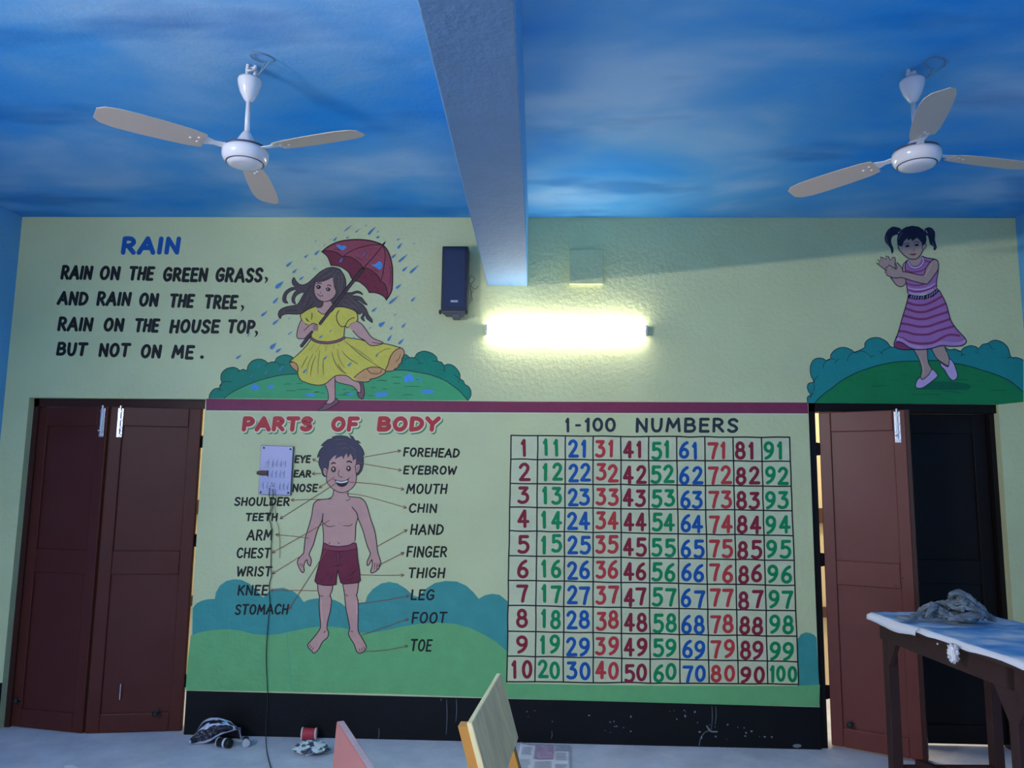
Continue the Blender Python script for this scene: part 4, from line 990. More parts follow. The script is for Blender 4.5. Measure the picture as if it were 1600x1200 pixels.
p = Paint(Z0 + .0021)
face = I((530, 400), (540, 445), (600, 520), (660, 570), (720, 600), (800, 600), (860, 562), (910, 482), (930, 420), (950, 300), (760, 250), (560, 300))
p.fill(face, SK2, 0); p.line(face[:9], 1.4, NAVY, 1)
ear = I((908, 385), (945, 350), (972, 380), (952, 430), (915, 452)); p.fill(ear, SK2, 1); p.line(ear, 1.0, NAVY, 2, closed=True)
for cx, cy in ((672, 398), (820, 380)):
    q = I((cx, cy))[0]; p.ellipse(q[0], q[1], 3.6, 1.8, NAVY, 2, 14, -.1)
p.line(I((610, 378), (660, 350), (710, 365)), 1.0, NAVY, 2); p.line(I((775, 345), (820, 325), (862, 345)), 1.0, NAVY, 2)
p.line(I((775, 430), (780, 460), (755, 482)), .7, LIP, 2); p.fill(I((700, 525), (750, 518), (812, 515), (770, 545)), LIP, 2); p.line(I((705, 527), (750, 532), (815, 515)), .6, NAVY, 3)
p.build('face', girl)
p = Paint(Z0 + .0027)
hair = I((520, 385), (513, 300), (525, 220), (570, 150), (650, 100), (750, 80), (850, 95), (920, 140), (963, 200), (972, 300), (960, 352), (908, 402), (892, 340), (850, 290), (820, 268), (750, 322), (730, 280), (690, 312), (668, 278), (622, 322), (592, 402), (540, 395))
p.fill(hair, HR2, 0, smooth=False)
lp = I((545, 180), (572, 130), (500, 100), (430, 100), (360, 160), (322, 250), (330, 330), (380, 392), (410, 440), (430, 515), (455, 480), (450, 420), (428, 370), (420, 310), (440, 250), (490, 222), (525, 215)); p.fill(lp, HR2, 0)
rp = I((940, 140), (1000, 105), (1060, 120), (1105, 190), (1103, 300), (1120, 370), (1130, 420), (1100, 468), (1080, 440), (1080, 410), (1030, 370), (1010, 300), (992, 240), (968, 228)); p.fill(rp, HR2, 0)
for q in (I((345, 230), (350, 310), (385, 370)), I((400, 150), (365, 210)), I((1020, 130), (1055, 160)), I((535, 300), (560, 230), (600, 180)), I((1060, 330), (1080, 390), (1105, 420))): p.line(q, 1.0, paint('hair_sheen', (104, 110, 140)), 1, taper=.6)
p.line(I((538, 175), (535, 200)), 1.2, LILAC, 1); p.line(I((960, 150), (985, 195)), 1.2, LILAC, 1)
p.build('hair', girl)
for pts in (Lr((300, 640), (330, 664), (400, 612), (450, 540), (498, 580), (516, 620), (455, 680), (340, 762), (270, 772), (243, 745), (258, 680)), Lr((555, 450), (600, 482), (652, 502), (668, 408), (712, 450), (742, 520), (767, 612), (742, 662), (700, 672), (650, 622), (602, 540), (562, 502))):
    p = Paint(Z0 + .0006); p.fill(pts, LILAC, 0); p.line(pts, 1.2, NAVY, 1, closed=True)
    p.build('shoe', girl)

# ================================================================== LAMPS, FANS AND WALL FITTINGS
def tube_lamp(name, label, length, strength, cat='lamp', group=None):
    """batten lamp; local x along the wall, z up, -y into the room"""
    t = thing(name, label, cat, (0, 0, 0), group)
    bm = bmesh.new()
    box(bm, (-length/2, -.024, -.020), (length/2, 0, .020), 0, .004)
    finish(bm, 'batten', mat('white_batten', (236, 236, 236), 0.4), t)
    R, n = .031, 14
    pts = [(-length/2, -.026 - R*math.sin(math.pi*k/n)*.9, R*math.cos(math.pi*k/n)) for k in range(n + 1)]
    bm = bmesh.new(); prism(bm, pts, (length, 0, 0))
    finish(bm, 'glowing_diffuser', mat('tube_glow_%d' % strength, (255, 255, 250), 0.5, emit=(1.0, 0.945, 0.84), estr=strength), t)
    for e in (-1, 1):
        bm = bmesh.new(); box(bm, (e*(length/2 + .008) - .008, -.058, -.030), (e*(length/2 + .008) + .008, 0, .030), 0, .005)
        finish(bm, 'end_cap', mat('white_end_cap', (232, 232, 232), 0.4), t)
    return t
c = at_y(884, 517)
lamp = tube_lamp('tube_lamp', 'lit white tube lamp on the back wall below the beam', 1.03, TUBE_STRENGTH)
bm = bmesh.new(); tube(bm, [(-.03, -.03, .034), (-.02, -.04, .052), (0, -.045, .060), (.02, -.04, .052), (.03, -.03, .034)], .004, 6)
finish(bm, 'clip', ALU, lamp)
lamp.location = (c.x, -0.001, c.z)
lamp2 = tube_lamp('tube_lamp', 'lit tube lamp on the blue left wall', 1.2, SIDE_TUBE_STRENGTH)
lamp2.rotation_euler = (0, 0, math.pi/2)
lamp2.location = (LX + .001, -5.0, 2.54)
lamp2['group'] = 'tube lamps'; lamp['group'] = 'tube lamps'

def ceiling_fan(hook, label, az, drop):
    """hook: point on the ceiling; drop: heights below it of cup rim, cup tip, rod end, motor top, motor foot"""
    t = thing('ceiling_fan', label, 'fan', hook, 'ceiling fans')
    x, y, z = 0, 0, 0
    T = Matrix.Translation(hook)
    def put(bm, name, m, smooth=True, par=t):
        bmesh.ops.transform(bm, matrix=T, verts=bm.verts)
        return finish(bm, name, m, par, smooth)
    c0, c1, r1, m0, m1 = drop
    bm = bmesh.new()
    tube(bm, [(-.012, 0, 0), (-.014, 0, -.03), (-.012, 0, -c0 - .03)], .008, 8); tube(bm, [(.016, .01, 0), (.018, .01, -.03), (.014, .005, -c0 - .03)], .008, 8)
    tube(bm, [(-.02, 0, -.02), (0, .01, -.008), (.022, .0, -.02), (0, -.012, -.034), (-.02, 0, -.02)], .005, 6)
    put(bm, 'hook', WHITEP)
    bm = bmesh.new()
    h = c1 - c0
    lathe(bm, [(0, -c0 - .01), (.040, -c0 - .008), (.0495, -c0 - .004), (.051, -c0 - .012), (.048, -c0 - h*.3), (.038, -c0 - h*.6), (.022, -c0 - h*.88), (.012, -c1), (0, -c1 - .002)], seg=32)
    put(bm, 'canopy_cup', WHITEP)
    bm = bmesh.new(); lathe(bm, [(0, -c1 + .02), (.0105, -c1 + .02), (.0105, -r1), (0, -r1)], seg=16)
    put(bm, 'downrod', WHITEP)
    bm = bmesh.new(); hh = m1 - m0
    lathe(bm, [(.011, -r1 + .006), (.018, -r1), (.030, -r1 - (m0-r1)*.35), (.046, -r1 - (m0-r1)*.8), (.054, -m0), (.070, -m0 - .003), (.088, -m0 - hh*.10)], seg=40)
    put(bm, 'motor_neck', WHITEP)
    bm = bmesh.new()
    lathe(bm, [(.086, -m0 - hh*.08), (.090, -m0 - hh*.10), (.0905, -m0 - hh*.17), (.086, -m0 - hh*.19)], seg=40); put(bm, 'motor_rim', DARKLINE)
    bm = bmesh.new()
    lathe(bm, [(.084, -m0 - hh*.18), (.094, -m0 - hh*.22), (.097, -m0 - hh*.38), (.095, -m0 - hh*.55), (.089, -m0 - hh*.72), (.078, -m0 - hh*.84), (.0745, -m0 - hh*.85)], seg=40)
    put(bm, 'motor_housing', WHITEP)
    bm = bmesh.new()
    lathe(bm, [(.0765, -m0 - hh*.83), (.072, -m0 - hh*.87), (.070, -m0 - hh*.92), (.050, -m0 - hh*.99), (0, -m1)], seg=40); put(bm, 'bottom_cover', WHITEP)
    bm = bmesh.new(); lathe(bm, [(.0745, -m0 - hh*.835), (.0785, -m0 - hh*.835), (.0785, -m0 - hh*.855), (.0745, -m0 - hh*.865)], seg=40); put(bm, 'cover_ring', DARKLINE)
    bm = bmesh.new(); tube(bm, [(.02, .01, -.04), (.05, -.02, -.05), (.10, -.05, -.02), (.12, -.04, -.004), (.09, -.09, -.006), (.04, -.10, -.006), (.03, -.06, -.006), (.07, -.02, -.006)], .0025, 6)
    tube(bm, [(.03, .0, -c0 - .004), (.05, -.02, -.05), (.075, -.035, -.01)], .0025, 6)
    put(bm, 'wiring', mat('grey_flex', (120, 140, 160), .5))
    zb = -m0 - hh*.30
    for a in az:
        a = math.radians(a)
        bm = bmesh.new()
        prof = [(.17, .045), (.22, .056), (.32, .062), (.42, .064), (.50, .062), (.55, .052), (.575, .030)]
        up, lo = [], []
        def blade_pt(u, v, dz): 
            return Vector((u, v, zb + v*math.tan(math.radians(11)) - (u - .15)*.02 + dz))
        top = [blade_pt(u, w, .0) for u, w in prof] + [blade_pt(u, -w, .0) for u, w in prof[::-1]]
        prism(bm, top, (0, 0, .003))
        bmesh.ops.transform(bm, matrix=Matrix.Rotation(a, 4, 'Z'), verts=bm.verts)
        b = put(bm, 'blade', BLADEM, False)
        bm = bmesh.new()
        pts = [(.080, .018), (.13, .012), (.17, .026), (.235, .024), (.245, 0), (.235, -.024), (.17, -.026), (.13, -.012), (.080, -.018)]
        prism(bm, [blade_pt(u, v, .003) for u, v in pts], (0, 0, .004))
        for u, v in ((.195, .014), (.195, -.014), (.225, 0)):
            lathe(bm, [(0, -.004), (.006, -.004), (.006, .009), (0, .009)], blade_pt(u, v, .0), 8)
        bmesh.ops.transform(bm, matrix=Matrix.Rotation(a, 4, 'Z'), verts=bm.verts)
        put(bm, 'blade_iron', WHITEP, False, b)
    return t
hk = at_z(392, 101, CEIL_Z)
ceiling_fan(hk, 'white ceiling fan with beige blades left of the beam', (100, 220, 340), (.065, .172, .312, .372, .462))
hk = at_z(1424, 109, CEIL_Z)
ceiling_fan(hk, 'white ceiling fan with beige blades right of the beam', (132, 12, 252), (.045, .150, .315, .356, .444))

# ---- column speaker beside the beam
pa, pb = at_y(691, 384, -.13), at_y(729.5, 487, -.13)
cx = (pa.x + pb.x)/2; w = (pb.x - pa.x)/2
sp = thing('loudspeaker', 'dark column loudspeaker on the wall left of the beam', 'loudspeaker', (cx, -.07, pb.z))
bm = bmesh.new(); box(bm, (cx - w, -.125, pb.z + .005), (cx + w, -.018, pa.z), 0, .006)
finish(bm, 'cabinet', mat('dark_blue_black_cabinet', (34, 40, 58), .5), sp)
bm = bmesh.new(); box(bm, (cx - w + .016, -.131, pb.z + .03), (cx + w - .016, -.124, pa.z - .012), 0, .003)
finish(bm, 'grille', mat('navy_speaker_grille', (40, 52, 86), .65, bump=.3, bscale=400), sp)
bm = bmesh.new(); box(bm, (cx - .022, -.133, pb.z + .062), (cx + .026, -.130, pb.z + .076), 0, .001)
finish(bm, 'badge', mat('silver_badge', (190, 196, 206), .35, metal=.3), sp)
bm = bmesh.new(); prism(bm, [(cx - w, -.125, pb.z + .006), (cx + w, -.125, pb.z + .006), (cx + w - .03, -.05, pb.z - .012), (cx - w + .03, -.05, pb.z - .012)], (0, 0, -.006))
box(bm, (cx - .015, -.09, pb.z - .03), (cx + .03, -.0, pb.z - .004), 0, .003)
finish(bm, 'bracket', mat('grey_speaker_bracket', (92, 98, 112), .5), sp)
for s, nm in ((-1, 0), (1, 0)):
    bm = bmesh.new(); box(bm, (cx + s*w - .012, -.128, pb.z - .012), (cx + s*w + .004, -.10, pb.z + .012), 0, .003); finish(bm, 'corner_cap', BLACKM, sp)
bm = bmesh.new()
q = [at_y(x, y, yy) for x, y, yy in ((733, 470, -.05), (737, 460, -.03), (735, 447, -.012), (742, 436, -.01), (736, 432, -.02), (733, 440, -.03), (741, 452, -.02), (747, 447, -.008))]
tube(bm, q, .0032, 6)
q = [at_y(x, y, yy) for x, y, yy in ((733, 474, -.06), (738, 468, -.02), (736, 460, -.008), (740, 455, -.008))]; tube(bm, q, .003, 6)
finish(bm, 'cable', mat('pale_green_cable', (120, 130, 118), .6), sp)

# ---- painted-over junction box
a, b = at_y(890, 391, -.03), at_y(942, 443, -.03)
bm = bmesh.new(); box(bm, (a.x, -.028, b.z), (b.x, 0, a.z), 0, .002)
jb = finish(bm, 'junction_box', WALL)
tag(jb, 'square wall-coloured junction box above the lit tube lamp', 'junction box')
bm = bmesh.new(); box(bm, (a.x - .003, -.033, b.z - .003), (b.x + .003, -.027, a.z + .003), 0, .002)
finish(bm, 'cover', WALL, jb)

# ---- switchboard
q = [(408, 696), (458.5, 697.5), (454, 774), (403.5, 772.5)]
P4 = [at_y(x, y, -.02) for x, y in q]
sb = thing('switchboard', 'pale lilac metal switchboard on the wall beside the painted boy', 'switchboard', (P4[0].x, -.01, P4[3].z))
PLATE = mat('pale_lilac_switch_plate', (164, 166, 208), .4, metal=.1, bump=.06, bscale=300)
bm = bmesh.new(); prism(bm, [(v.x, -.002, v.z) for v in P4], (0, -.018, 0)); finish(bm, 'back_box', mat('grey_plate_edge', (84, 92, 116), .5), sb)
bm = bmesh.new()
cxm = sum(v.x for v in P4)/4; czm = sum(v.z for v in P4)/4
prism(bm, [(cxm + (v.x - cxm)*.975, -.020, czm + (v.z - czm)*.985) for v in P4], (0, -.004, 0)); finish(bm, 'face_plate', PLATE, sb)
def sq(u, v, yy=-.024):                      # u, v in 0..1 on the plate
    t = P4[0].lerp(P4[1], u); e = P4[3].lerp(P4[2], u); r = t.lerp(e, v); return Vector((r.x, yy, r.z))
SWM = mat('switch_white', (182, 184, 220), .3)
for row, (v, us) in enumerate(((.36, (.22, .36, .49, .62, .75)), (.58, (.22, .35, .48, .61, .73)), (.82, (.10, .23, .42, .62, .74, .86)))):
    for i, u in enumerate(us):
        c = sq(u, v); bm = bmesh.new()
        wd = .011 if not (row == 2 and i == 2) else .017
        box(bm, (c.x - wd, -.029, c.z - .024), (c.x + wd, -.023, c.z + .024), 0, .002)
        k = rnd.choice((-1, 1))
        prism(bm, [(c.x - wd*.6, -.029, c.z - .014), (c.x - wd*.6, -.029, c.z + .014), (c.x - wd*.6, -.036, c.z + .014*k)], (wd*1.2, 0, 0))
        finish(bm, 'switch' if not (row == 2 and i == 2) else 'socket', SWM, sb)
bm = bmesh.new()
for u, v in ((.1, .05), (.92, .06), (.08, .955), (.93, .95)):
    lathe(bm, [(.006, 0), (.006, .004), (0, .006)], sq(u, v, -.024), 10, axis=(0, -1, 0))
c = sq(.42, .8); 
for dx, dz in ((0, .01), (-.008, -.006), (.008, -.006)): lathe(bm, [(.0035, 0), (.003, .002), (0, .002)], (c.x + dx, -.036, c.z + dz), 8, axis=(0, -1, 0))
finish(bm, 'screw', BLACKM, sb)
c = sq(.15, .58, -.035)
bm = bmesh.new(); lathe(bm, [(0, -.032), (.010, -.03), (.015, -.01), (.015, .02), (.012, .03), (0, .03)], (c.x - .01, -.042, c.z + .006), 12, axis=(1, 0, 0))
box(bm, (c.x + .014, -.052, c.z - .012), (c.x + .026, -.028, c.z + .022), 0, .002)
finish(bm, 'plug', mat('brown_plug', (96, 74, 72), .5), sb)

bm = bmesh.new()
q = [(426, 764, -.04), (427, 776, -.034), (424, 790, -.016), (421.5, 801, -.012), (420.5, 812, -.012), (423, 818, -.012), (423.5, 824, -.012), (425, 829, -.012), (423.8, 850, -.011), (423.3, 870, -.010), (423.2, 888, -.010), (424, 899, -.010), (421, 912, -.010), (420.6, 926, -.010), (421.6, 942, -.010), (420, 962, -.010), (418, 985, -.010), (416, 1018, -.010), (416.3, 1046, -.010), (418, 1082, -.012), (418, 1110, -.014), (415.5, 1132, -.018)]
pts = [at_y(*v) for v in q]
g = [at_z(x, y, .004) for x, y in ((415.5, 1158), (418, 1180), (423, 1199), (432, 1224), (440, 1260))]
tube(bm, pts + g, .0026, 6)
tube(bm, [at_y(*v) for v in ((430, 764, -.04), (431, 778, -.03), (430, 795, -.014), (432, 815, -.012), (435, 822, -.012), (437, 845, -.011), (437, 872, -.010))], .0014, 6)
tube(bm, [at_y(*v) for v in ((421, 762, -.04), (420.5, 772, -.034), (422, 780, -.02), (426, 788, -.014), (424, 800, -.012), (421.5, 806, -.012))], .0025, 6)
tag(finish(bm, 'power_cord', mat('grey_black_cord', (40, 46, 54), .5), None, True), 'thin dark cord hanging from the switchboard to the floor', 'cord')

# ================================================================== TABLE
TOPZ = 0.90
A0 = at_z(1356, 957, TOPZ); ang = math.radians(3.4)
U = Vector((math.cos(ang), math.sin(ang), 0)); V = Vector((math.sin(ang), -math.cos(ang), 0))
TW, TL = 0.66, 1.75
def tp(u, v, z): return A0 + U*u + V*v + Vector((0, 0, z - TOPZ))
TABLE = mat('dark_brown_table_wood', (62, 40, 39), .55, spec=.25, vary=.1, vscale=12, bump=.08, bscale=30)
tb = thing('table', 'dark brown wooden table in front of the right door', 'table', tp(TW/2, TL/2, 0))
def slab(u0, u1, v0, v1, z0, z1, name, m=TABLE, par=tb, bev=0.003):
    bm = bmesh.new(); box(bm, (u0, v0, z0), (u1, v1, z1), 0, bev)
    M = Matrix(((U.x, V.x, 0, A0.x), (U.y, V.y, 0, A0.y), (0, 0, 1, 0), (0, 0, 0, 1)))
    bmesh.ops.transform(bm, matrix=M, verts=bm.verts)
    return finish(bm, name, m, par)
slab(0, TW, 0, TL, TOPZ - .03, TOPZ - .004, 'table_top')
slab(.03, .055, .06, TL - .06, TOPZ - .13, TOPZ - .03, 'apron'); slab(TW - .055, TW - .03, .06, TL - .06, TOPZ - .13, TOPZ - .03, 'apron')
slab(.05, TW - .05, .06, .085, TOPZ - .13, TOPZ - .03, 'apron'); slab(.05, TW - .05, TL - .085, TL - .06, TOPZ - .13, TOPZ - .03, 'apron')
legs_v = (.085, 1.10)
for v in legs_v:
    for u in (.03, TW - .085):
        o = slab(u, u + .055, v, v + .055, 0, TOPZ - .03, 'leg')
        bm = bmesh.new()
        for s in (-1, 1):
            e = v if s < 0 else v + .055
            if v < .2 and s < 0: continue
            prism(bm, [tp(u + .002, e, TOPZ - .13), tp(u + .002, e + s*.085, TOPZ - .13), tp(u + .002, e, TOPZ - .26)], U*.024)
        finish(bm, 'corner_bracket', TABLE, o)
slab(.085, TW - .085, .10, .125, .10, .135, 'stretcher')
bm = bmesh.new(); prism(bm, [tp(.16, .115, .135), tp(.20, .115, .135), tp(.30, .42, .135), tp(.26, .42, .135)], (0, 0, .03)); finish(bm, 'brace', TABLE, tb)
for v, z in ((1.30, TOPZ - .09), (.62, TOPZ - .045), (1.36, TOPZ - .11)):
    bm = bmesh.new(); c = tp(.028, v, z); bmesh.ops.create_icosphere(bm, subdivisions=1, radius=.006, matrix=Matrix.Translation(c)); finish(bm, 'paint_drip', mat('white_drip', (220, 222, 226), .5), tb)

# ---- newspaper sheets on the table
def stained_paper():
    m = bpy.data.materials.new('newspaper_with_blue_paint')
    m.use_nodes = True
    n, l = m.node_tree.nodes, m.node_tree.links
    p = n['Principled BSDF']; p.inputs['Roughness'].default_value = .6
    geo = n.new('ShaderNodeNewGeometry')
    mp = n.new('ShaderNodeMapping'); mp.inputs['Scale'].default_value = (3.4, 4.6, 3); l.new(geo.outputs['Position'], mp.inputs['Vector'])
    a = n.new('ShaderNodeTexNoise'); a.inputs['Scale'].default_value = 1.6; a.inputs['Detail'].default_value = 6; l.new(mp.outputs[0], a.inputs['Vector'])
    r = n.new('ShaderNodeValToRGB'); e = r.color_ramp.elements
    e[0].position = .36; e[0].color = srgb(86, 154, 220); e[1].position = .66; e[1].color = srgb(214, 220, 240)
    x = e.new(.5); x.color = srgb(150, 190, 232)
    l.new(a.outputs['Fac'], r.inputs[0]); l.new(r.outputs[0], p.inputs['Base Color'])
    return m
STAIN = stained_paper(); NEWS = mat('newsprint', (240, 238, 248), .7); NEWSINK = mat('newsprint_ink', (104, 104, 124), .7); NEWSPINK = mat('newsprint_mauve', (188, 158, 186), .7)

def sheet(name, label, u0, u1, v0, v1, hang, mats, seed, group=None, lift=0.0, ink=True):
    """paper lying on the table and folded over its left edge by 'hang'"""
    nu, nv = 26, 30
    bm = bmesh.new()
    grid_ = []
    for j in range(nv + 1):
        row = []
        v = v0 + (v1 - v0)*j/nv
        hg = hang * (0.75 + .5*noise.noise((v*5.0, seed, 0.0)))
        for i in range(nu + 1):
            s = -hg + (u1 + hg)*i/nu if hang > 0 else u0 + (u1 - u0)*i/nu
            wr = .006*noise.noise((s*9, v*7, seed)) + .003*noise.noise((s*25, v*21, seed + 4))
            if s < 0:
                row.append(bm.verts.new(tp(-.006 - .014*max(0, noise.noise((v*9, seed, 1.0))) + s*.15, v, TOPZ + .001 + s*.95 + wr*.4)))
            else:
                edge = math.exp(-s/.03)
                row.append(bm.verts.new(tp(s - .004*edge, v, TOPZ + .0035 + lift + max(wr, -.003) * (1 - edge*.6))))
        grid_.append(row)
    for j in range(nv):
        for i in range(nu):
            f = bm.faces.new((grid_[j][i], grid_[j][i+1], grid_[j+1][i+1], grid_[j+1][i])); f.smooth = True
            s = -hang + (u1 + hang)*(i + .5)/nu if hang > 0 else 1
            f.material_index = 1 if s < .012 else 0
    o = finish(bm, name, mats, None, True)
    md = o.modifiers.new('thick', 'SOLIDIFY'); md.thickness = .0012; md.offset = 1
    return tag(o, label, 'newspaper', group)
sheet('newspaper_sheet', 'blue-stained newspaper sheet on the far end of the table', 0, .64, .012, .498, .050, [STAIN, NEWS], 2.3, 'newspapers on the table')
sheet('newspaper_sheet', 'blue-stained newspaper sheet on the near part of the table', 0, .652, .502, 1.70, .020, [STAIN, NEWS], 7.1, 'newspapers on the table', .006)
# crumpled ball edge of paper under the left corner and the dangling scrap
def crumple(name, label, cat, c, sx, sy, sz, m, seed, sub=5, amp=.55, freq=5.5, stripes=None, parent=None, flat=True):
    bm = bmesh.new()
    bmesh.ops.create_icosphere(bm, subdivisions=sub, radius=1.0)
    for v in bm.verts:
        d = v.co.normalized()
        f = 1 - amp*abs(noise.noise(d*freq*.5 + Vector((seed, 0, 0))))*1.5 + amp*.8*noise.noise(d*freq + Vector((0, seed, 0))) - amp*.5*abs(noise.noise(d*freq*2.1 + Vector((0, 0, seed))))
        p = d*max(f, .25)
        v.co = Vector((p.x*sx, p.y*sy, p.z*sz))
    lo = min(v.co.z for v in bm.verts)
    for v in bm.verts:
        z = v.co.z - lo
        v.co = Vector((c[0] + v.co.x, c[1] + v.co.y, c[2] + z))
    if stripes:
        for f in bm.faces:
            q = f.calc_center_median()
            f.material_index = stripes(q - Vector(c), f)
    o = finish(bm, name, m, parent, True)
    if label: tag(o, label, cat)
    return o

CLOTH = mat('grey_wet_cloth', (116, 128, 140), .38, vary=.38, vscale=26, bump=.25, bscale=60)
rp_ = at_z(1492, 972, TOPZ + .01)
def cloth_rolls(name, label, cat, c, rolls, m):
    """bunched cloth: creased rolls lying over one another; each roll is (points, radius, flatness)"""
    bm = bmesh.new()
    for k, (pts, r0, fl) in enumerate(rolls):
        P = [Vector(q) for q in catmull(pts, False, 12)]
        seg, rings = 36, []
        n = len(P)
        for i, q in enumerate(P):
            t = (P[min(i + 1, n - 1)] - P[max(i - 1, 0)]).normalized()
            u = t.cross(Vector((0, 0, 1)))
            if u.length < .05: u = Vector((1, 0, 0))
            u.normalize(); w = u.cross(t)
            e = math.sin(math.pi*min(max(i/(n - 1), .04), .96))**.45
            ring = []
            for a in range(seg):
                th = 2*math.pi*a/seg
                d = u*math.cos(th) + w*math.sin(th)*fl
                f = r0*e*(1 + .34*noise.noise(Vector((math.cos(th)*1.6, math.sin(th)*1.6, i*.16 + k*3.7))) - .26*abs(math.sin(th*2.5 + i*.30 + k)) - .20*abs(math.sin(th*5 - i*.41 + k*2)) + .22*noise.noise(Vector((math.cos(th)*4, math.sin(th)*4, i*.45 + k))))
                p = q + d*f
                ring.append(bm.verts.new((c[0] + p.x, c[1] + p.y, c[2] + max(p.z, .0))))
            rings.append(ring)
        for a, b in zip(rings, rings[1:]):
            for q in range(seg): bm.faces.new((a[q], a[(q + 1) % seg], b[(q + 1) % seg], b[q]))
        bm.faces.new(rings[0][::-1]); bm.faces.new(rings[-1])
    return tag(finish(bm, name, m, None, True), label, cat)
cloth_rolls('rag', 'grey crumpled rag heaped on the newspaper on the table', 'rag', (rp_.x, rp_.y + .02, TOPZ + .0135), [
    ([(-.22, -.02, .014), (-.15, .01, .030), (-.08, .0, .035), (.0, -.03, .03), (.08, -.02, .03)], .042, .7),
    ([(-.17, .02, .03), (-.13, .0, .062), (-.09, -.02, .060), (-.05, -.05, .035), (.0, -.085, .022)], .034, .75),
    ([(-.06, .04, .04), (.0, .03, .075), (.05, .0, .075), (.09, -.03, .06), (.12, -.06, .03)], .046, .8),
    ([(-.07, -.09, .02), (.0, -.10, .035), (.07, -.09, .04), (.12, -.06, .04), (.145, -.02, .03)], .034, .8),
    ([(.02, .02, .08), (-.005, .0, .125), (.03, -.01, .142), (.075, -.02, .125), (.10, -.04, .085), (.12, -.05, .05)], .021, .9),
    ([(-.03, .02, .07), (.02, -.03, .095), (.06, -.06, .085), (.085, -.085, .05)], .032, .8),
    ([(.05, .03, .05), (.11, .01, .055), (.15, -.03, .035), (.19, -.06, .012)], .034, .7),
    ([(-.12, .03, .06), (-.10, -.02, .085), (-.13, -.05, .06), (-.17, -.07, .02)], .020, .8),
    ([(.0, .05, .09), (.04, .0, .115), (.03, -.06, .10), (.0, -.10, .06)], .022, .7),
    ([(.07, .03, .10), (.10, -.01, .10), (.125, -.05, .07), (.13, -.09, .03)], .024, .7),
    ([(-.03, -.05, .07), (.03, -.09, .075), (.09, -.10, .06), (.13, -.09, .03)], .020, .8),
    ([(-.09, .02, .08), (-.05, .0, .09), (-.02, -.03, .08), (.0, -.08, .06)], .018, .8),
    ([(-.20, -.05, .012), (-.26, -.06, .016), (-.28, -.02, .014), (-.22, .0, .02)], .020, .6)], CLOTH)
c = tp(-.042, .86, TOPZ - .085)
crumple('torn_corner', None, None, (c.x, c.y, c.z), .024, .035, .05, NEWS, 5.5, 4, .5, parent=bpy.data.objects['newspaper_sheet.001'])

# ================================================================== CHAIRS AT THE FOOT OF THE PICTURE
PLY = mat('raw_plywood', (246, 214, 162), .55, vary=.14, vscale=9); PLYEDGE = mat('pale_ply_edge', (232, 226, 176), .6); ORANGEW = mat('varnished_orange_wood', (196, 138, 62), .4)
PINKW = mat('pink_painted_wood', (164, 104, 98), .45, vary=.05); PINKE = mat('pale_pink_edge', (184, 160, 168), .5, vary=.12, vscale=40)  # pink board faces, paler mottled tone on the board edges
def grain(m):
    n, l = m.node_tree.nodes, m.node_tree.links
    for t in n:
        if t.type == 'TEX_NOISE' and t.inputs['Scale'].default_value == 9:
            mp = n.new('ShaderNodeMapping'); mp.inputs['Scale'].default_value = (3, 3, .45)
            g = [q for q in n if q.type == 'NEW_GEOMETRY'][0]
            l.new(g.outputs['Position'], mp.inputs['Vector']); l.new(mp.outputs[0], t.inputs['Vector'])
grain(PLY)
def kid_chair(label, N, Fp, ztop, width, front, mboard, medge, mleg, height, taper, round_top=0.0, board_t=.018, recline=.2, near_top=.012, far_top=.15):
    """board chair; N..Fp is the top edge of the back, front = side the seat is on"""
    a = (Fp - N).normalized()
    fr = Vector((-a.y, a.x, 0)); fr = fr if fr.dot(front) > 0 else -fr
    t = thing('chair', label, 'chair', (N + a*width/2 + fr*.15) * 1.0)
    t.location.z = 0
    def P(s, d, z):                                   # along the back, to the front, height
        return Vector((N.x, N.y, 0)) + a*s + fr*(d + (ztop - z)*recline) + Vector((0, 0, z))
    bm = bmesh.new()
    out = [P(0, 0, ztop), P(width, 0, ztop), P(width - taper*.2, 0, ztop - height*.5), P(width - taper, 0, ztop - height), P(taper, 0, ztop - height), P(taper*.2, 0, ztop - height*.5)]
    fs = prism(bm, out, -fr*board_t)
    for f in fs[2:]: f.material_index = 1
    bmesh.ops.bevel(bm, geom=[e for e in bm.edges], offset=.0025, segments=1, affect='EDGES')
    back = finish(bm, 'backrest', [mboard, medge], t)
    for s in (.03, width - .03):
        bm = bmesh.new(); tz = ztop - (near_top if s < .1 else far_top)
        prism(bm, [P(s - .022, -board_t, tz), P(s + .022, -board_t, tz), P(s + .022, -board_t - .0, .40), P(s + .022, -.10 + .0*s, 0.0), P(s - .022, -.10, 0.0), P(s - .022, -board_t, .40)], -fr*.028)
        finish(bm, 'rear_leg', mleg, t)
        bm = bmesh.new(); 
        q = P(s, .40, .44)
        prism(bm, [P(s - .02, .36, .42), P(s + .02, .36, .42), P(s + .02, .38 - ztop*recline + .42*0, 0), P(s - .02, .38 - ztop*recline, 0)], -fr*.035)
        finish(bm, 'front_leg', mleg, t)
    bm = bmesh.new()
    prism(bm, [P(0, .01, .44), P(width, .01, .44), P(width, .42, .44), P(0, .42, .44)], (0, 0, .018))
    finish(bm, 'seat', mboard, t)
    return t
z = .95
N, Fp = at_z(738, 1130, z), at_z(783, 1052, z)
kid_chair('raw plywood chair back with pale top edge', N, Fp, z, (Fp - N).length, Vector((1, 0, 0)), PLY, PLYEDGE, ORANGEW, .205, .0, board_t=.016, recline=.30)
z = .90
Fp, N0 = at_z(526, 1127, z), at_z(572, 1200, z)
d = (N0 - Fp).normalized()
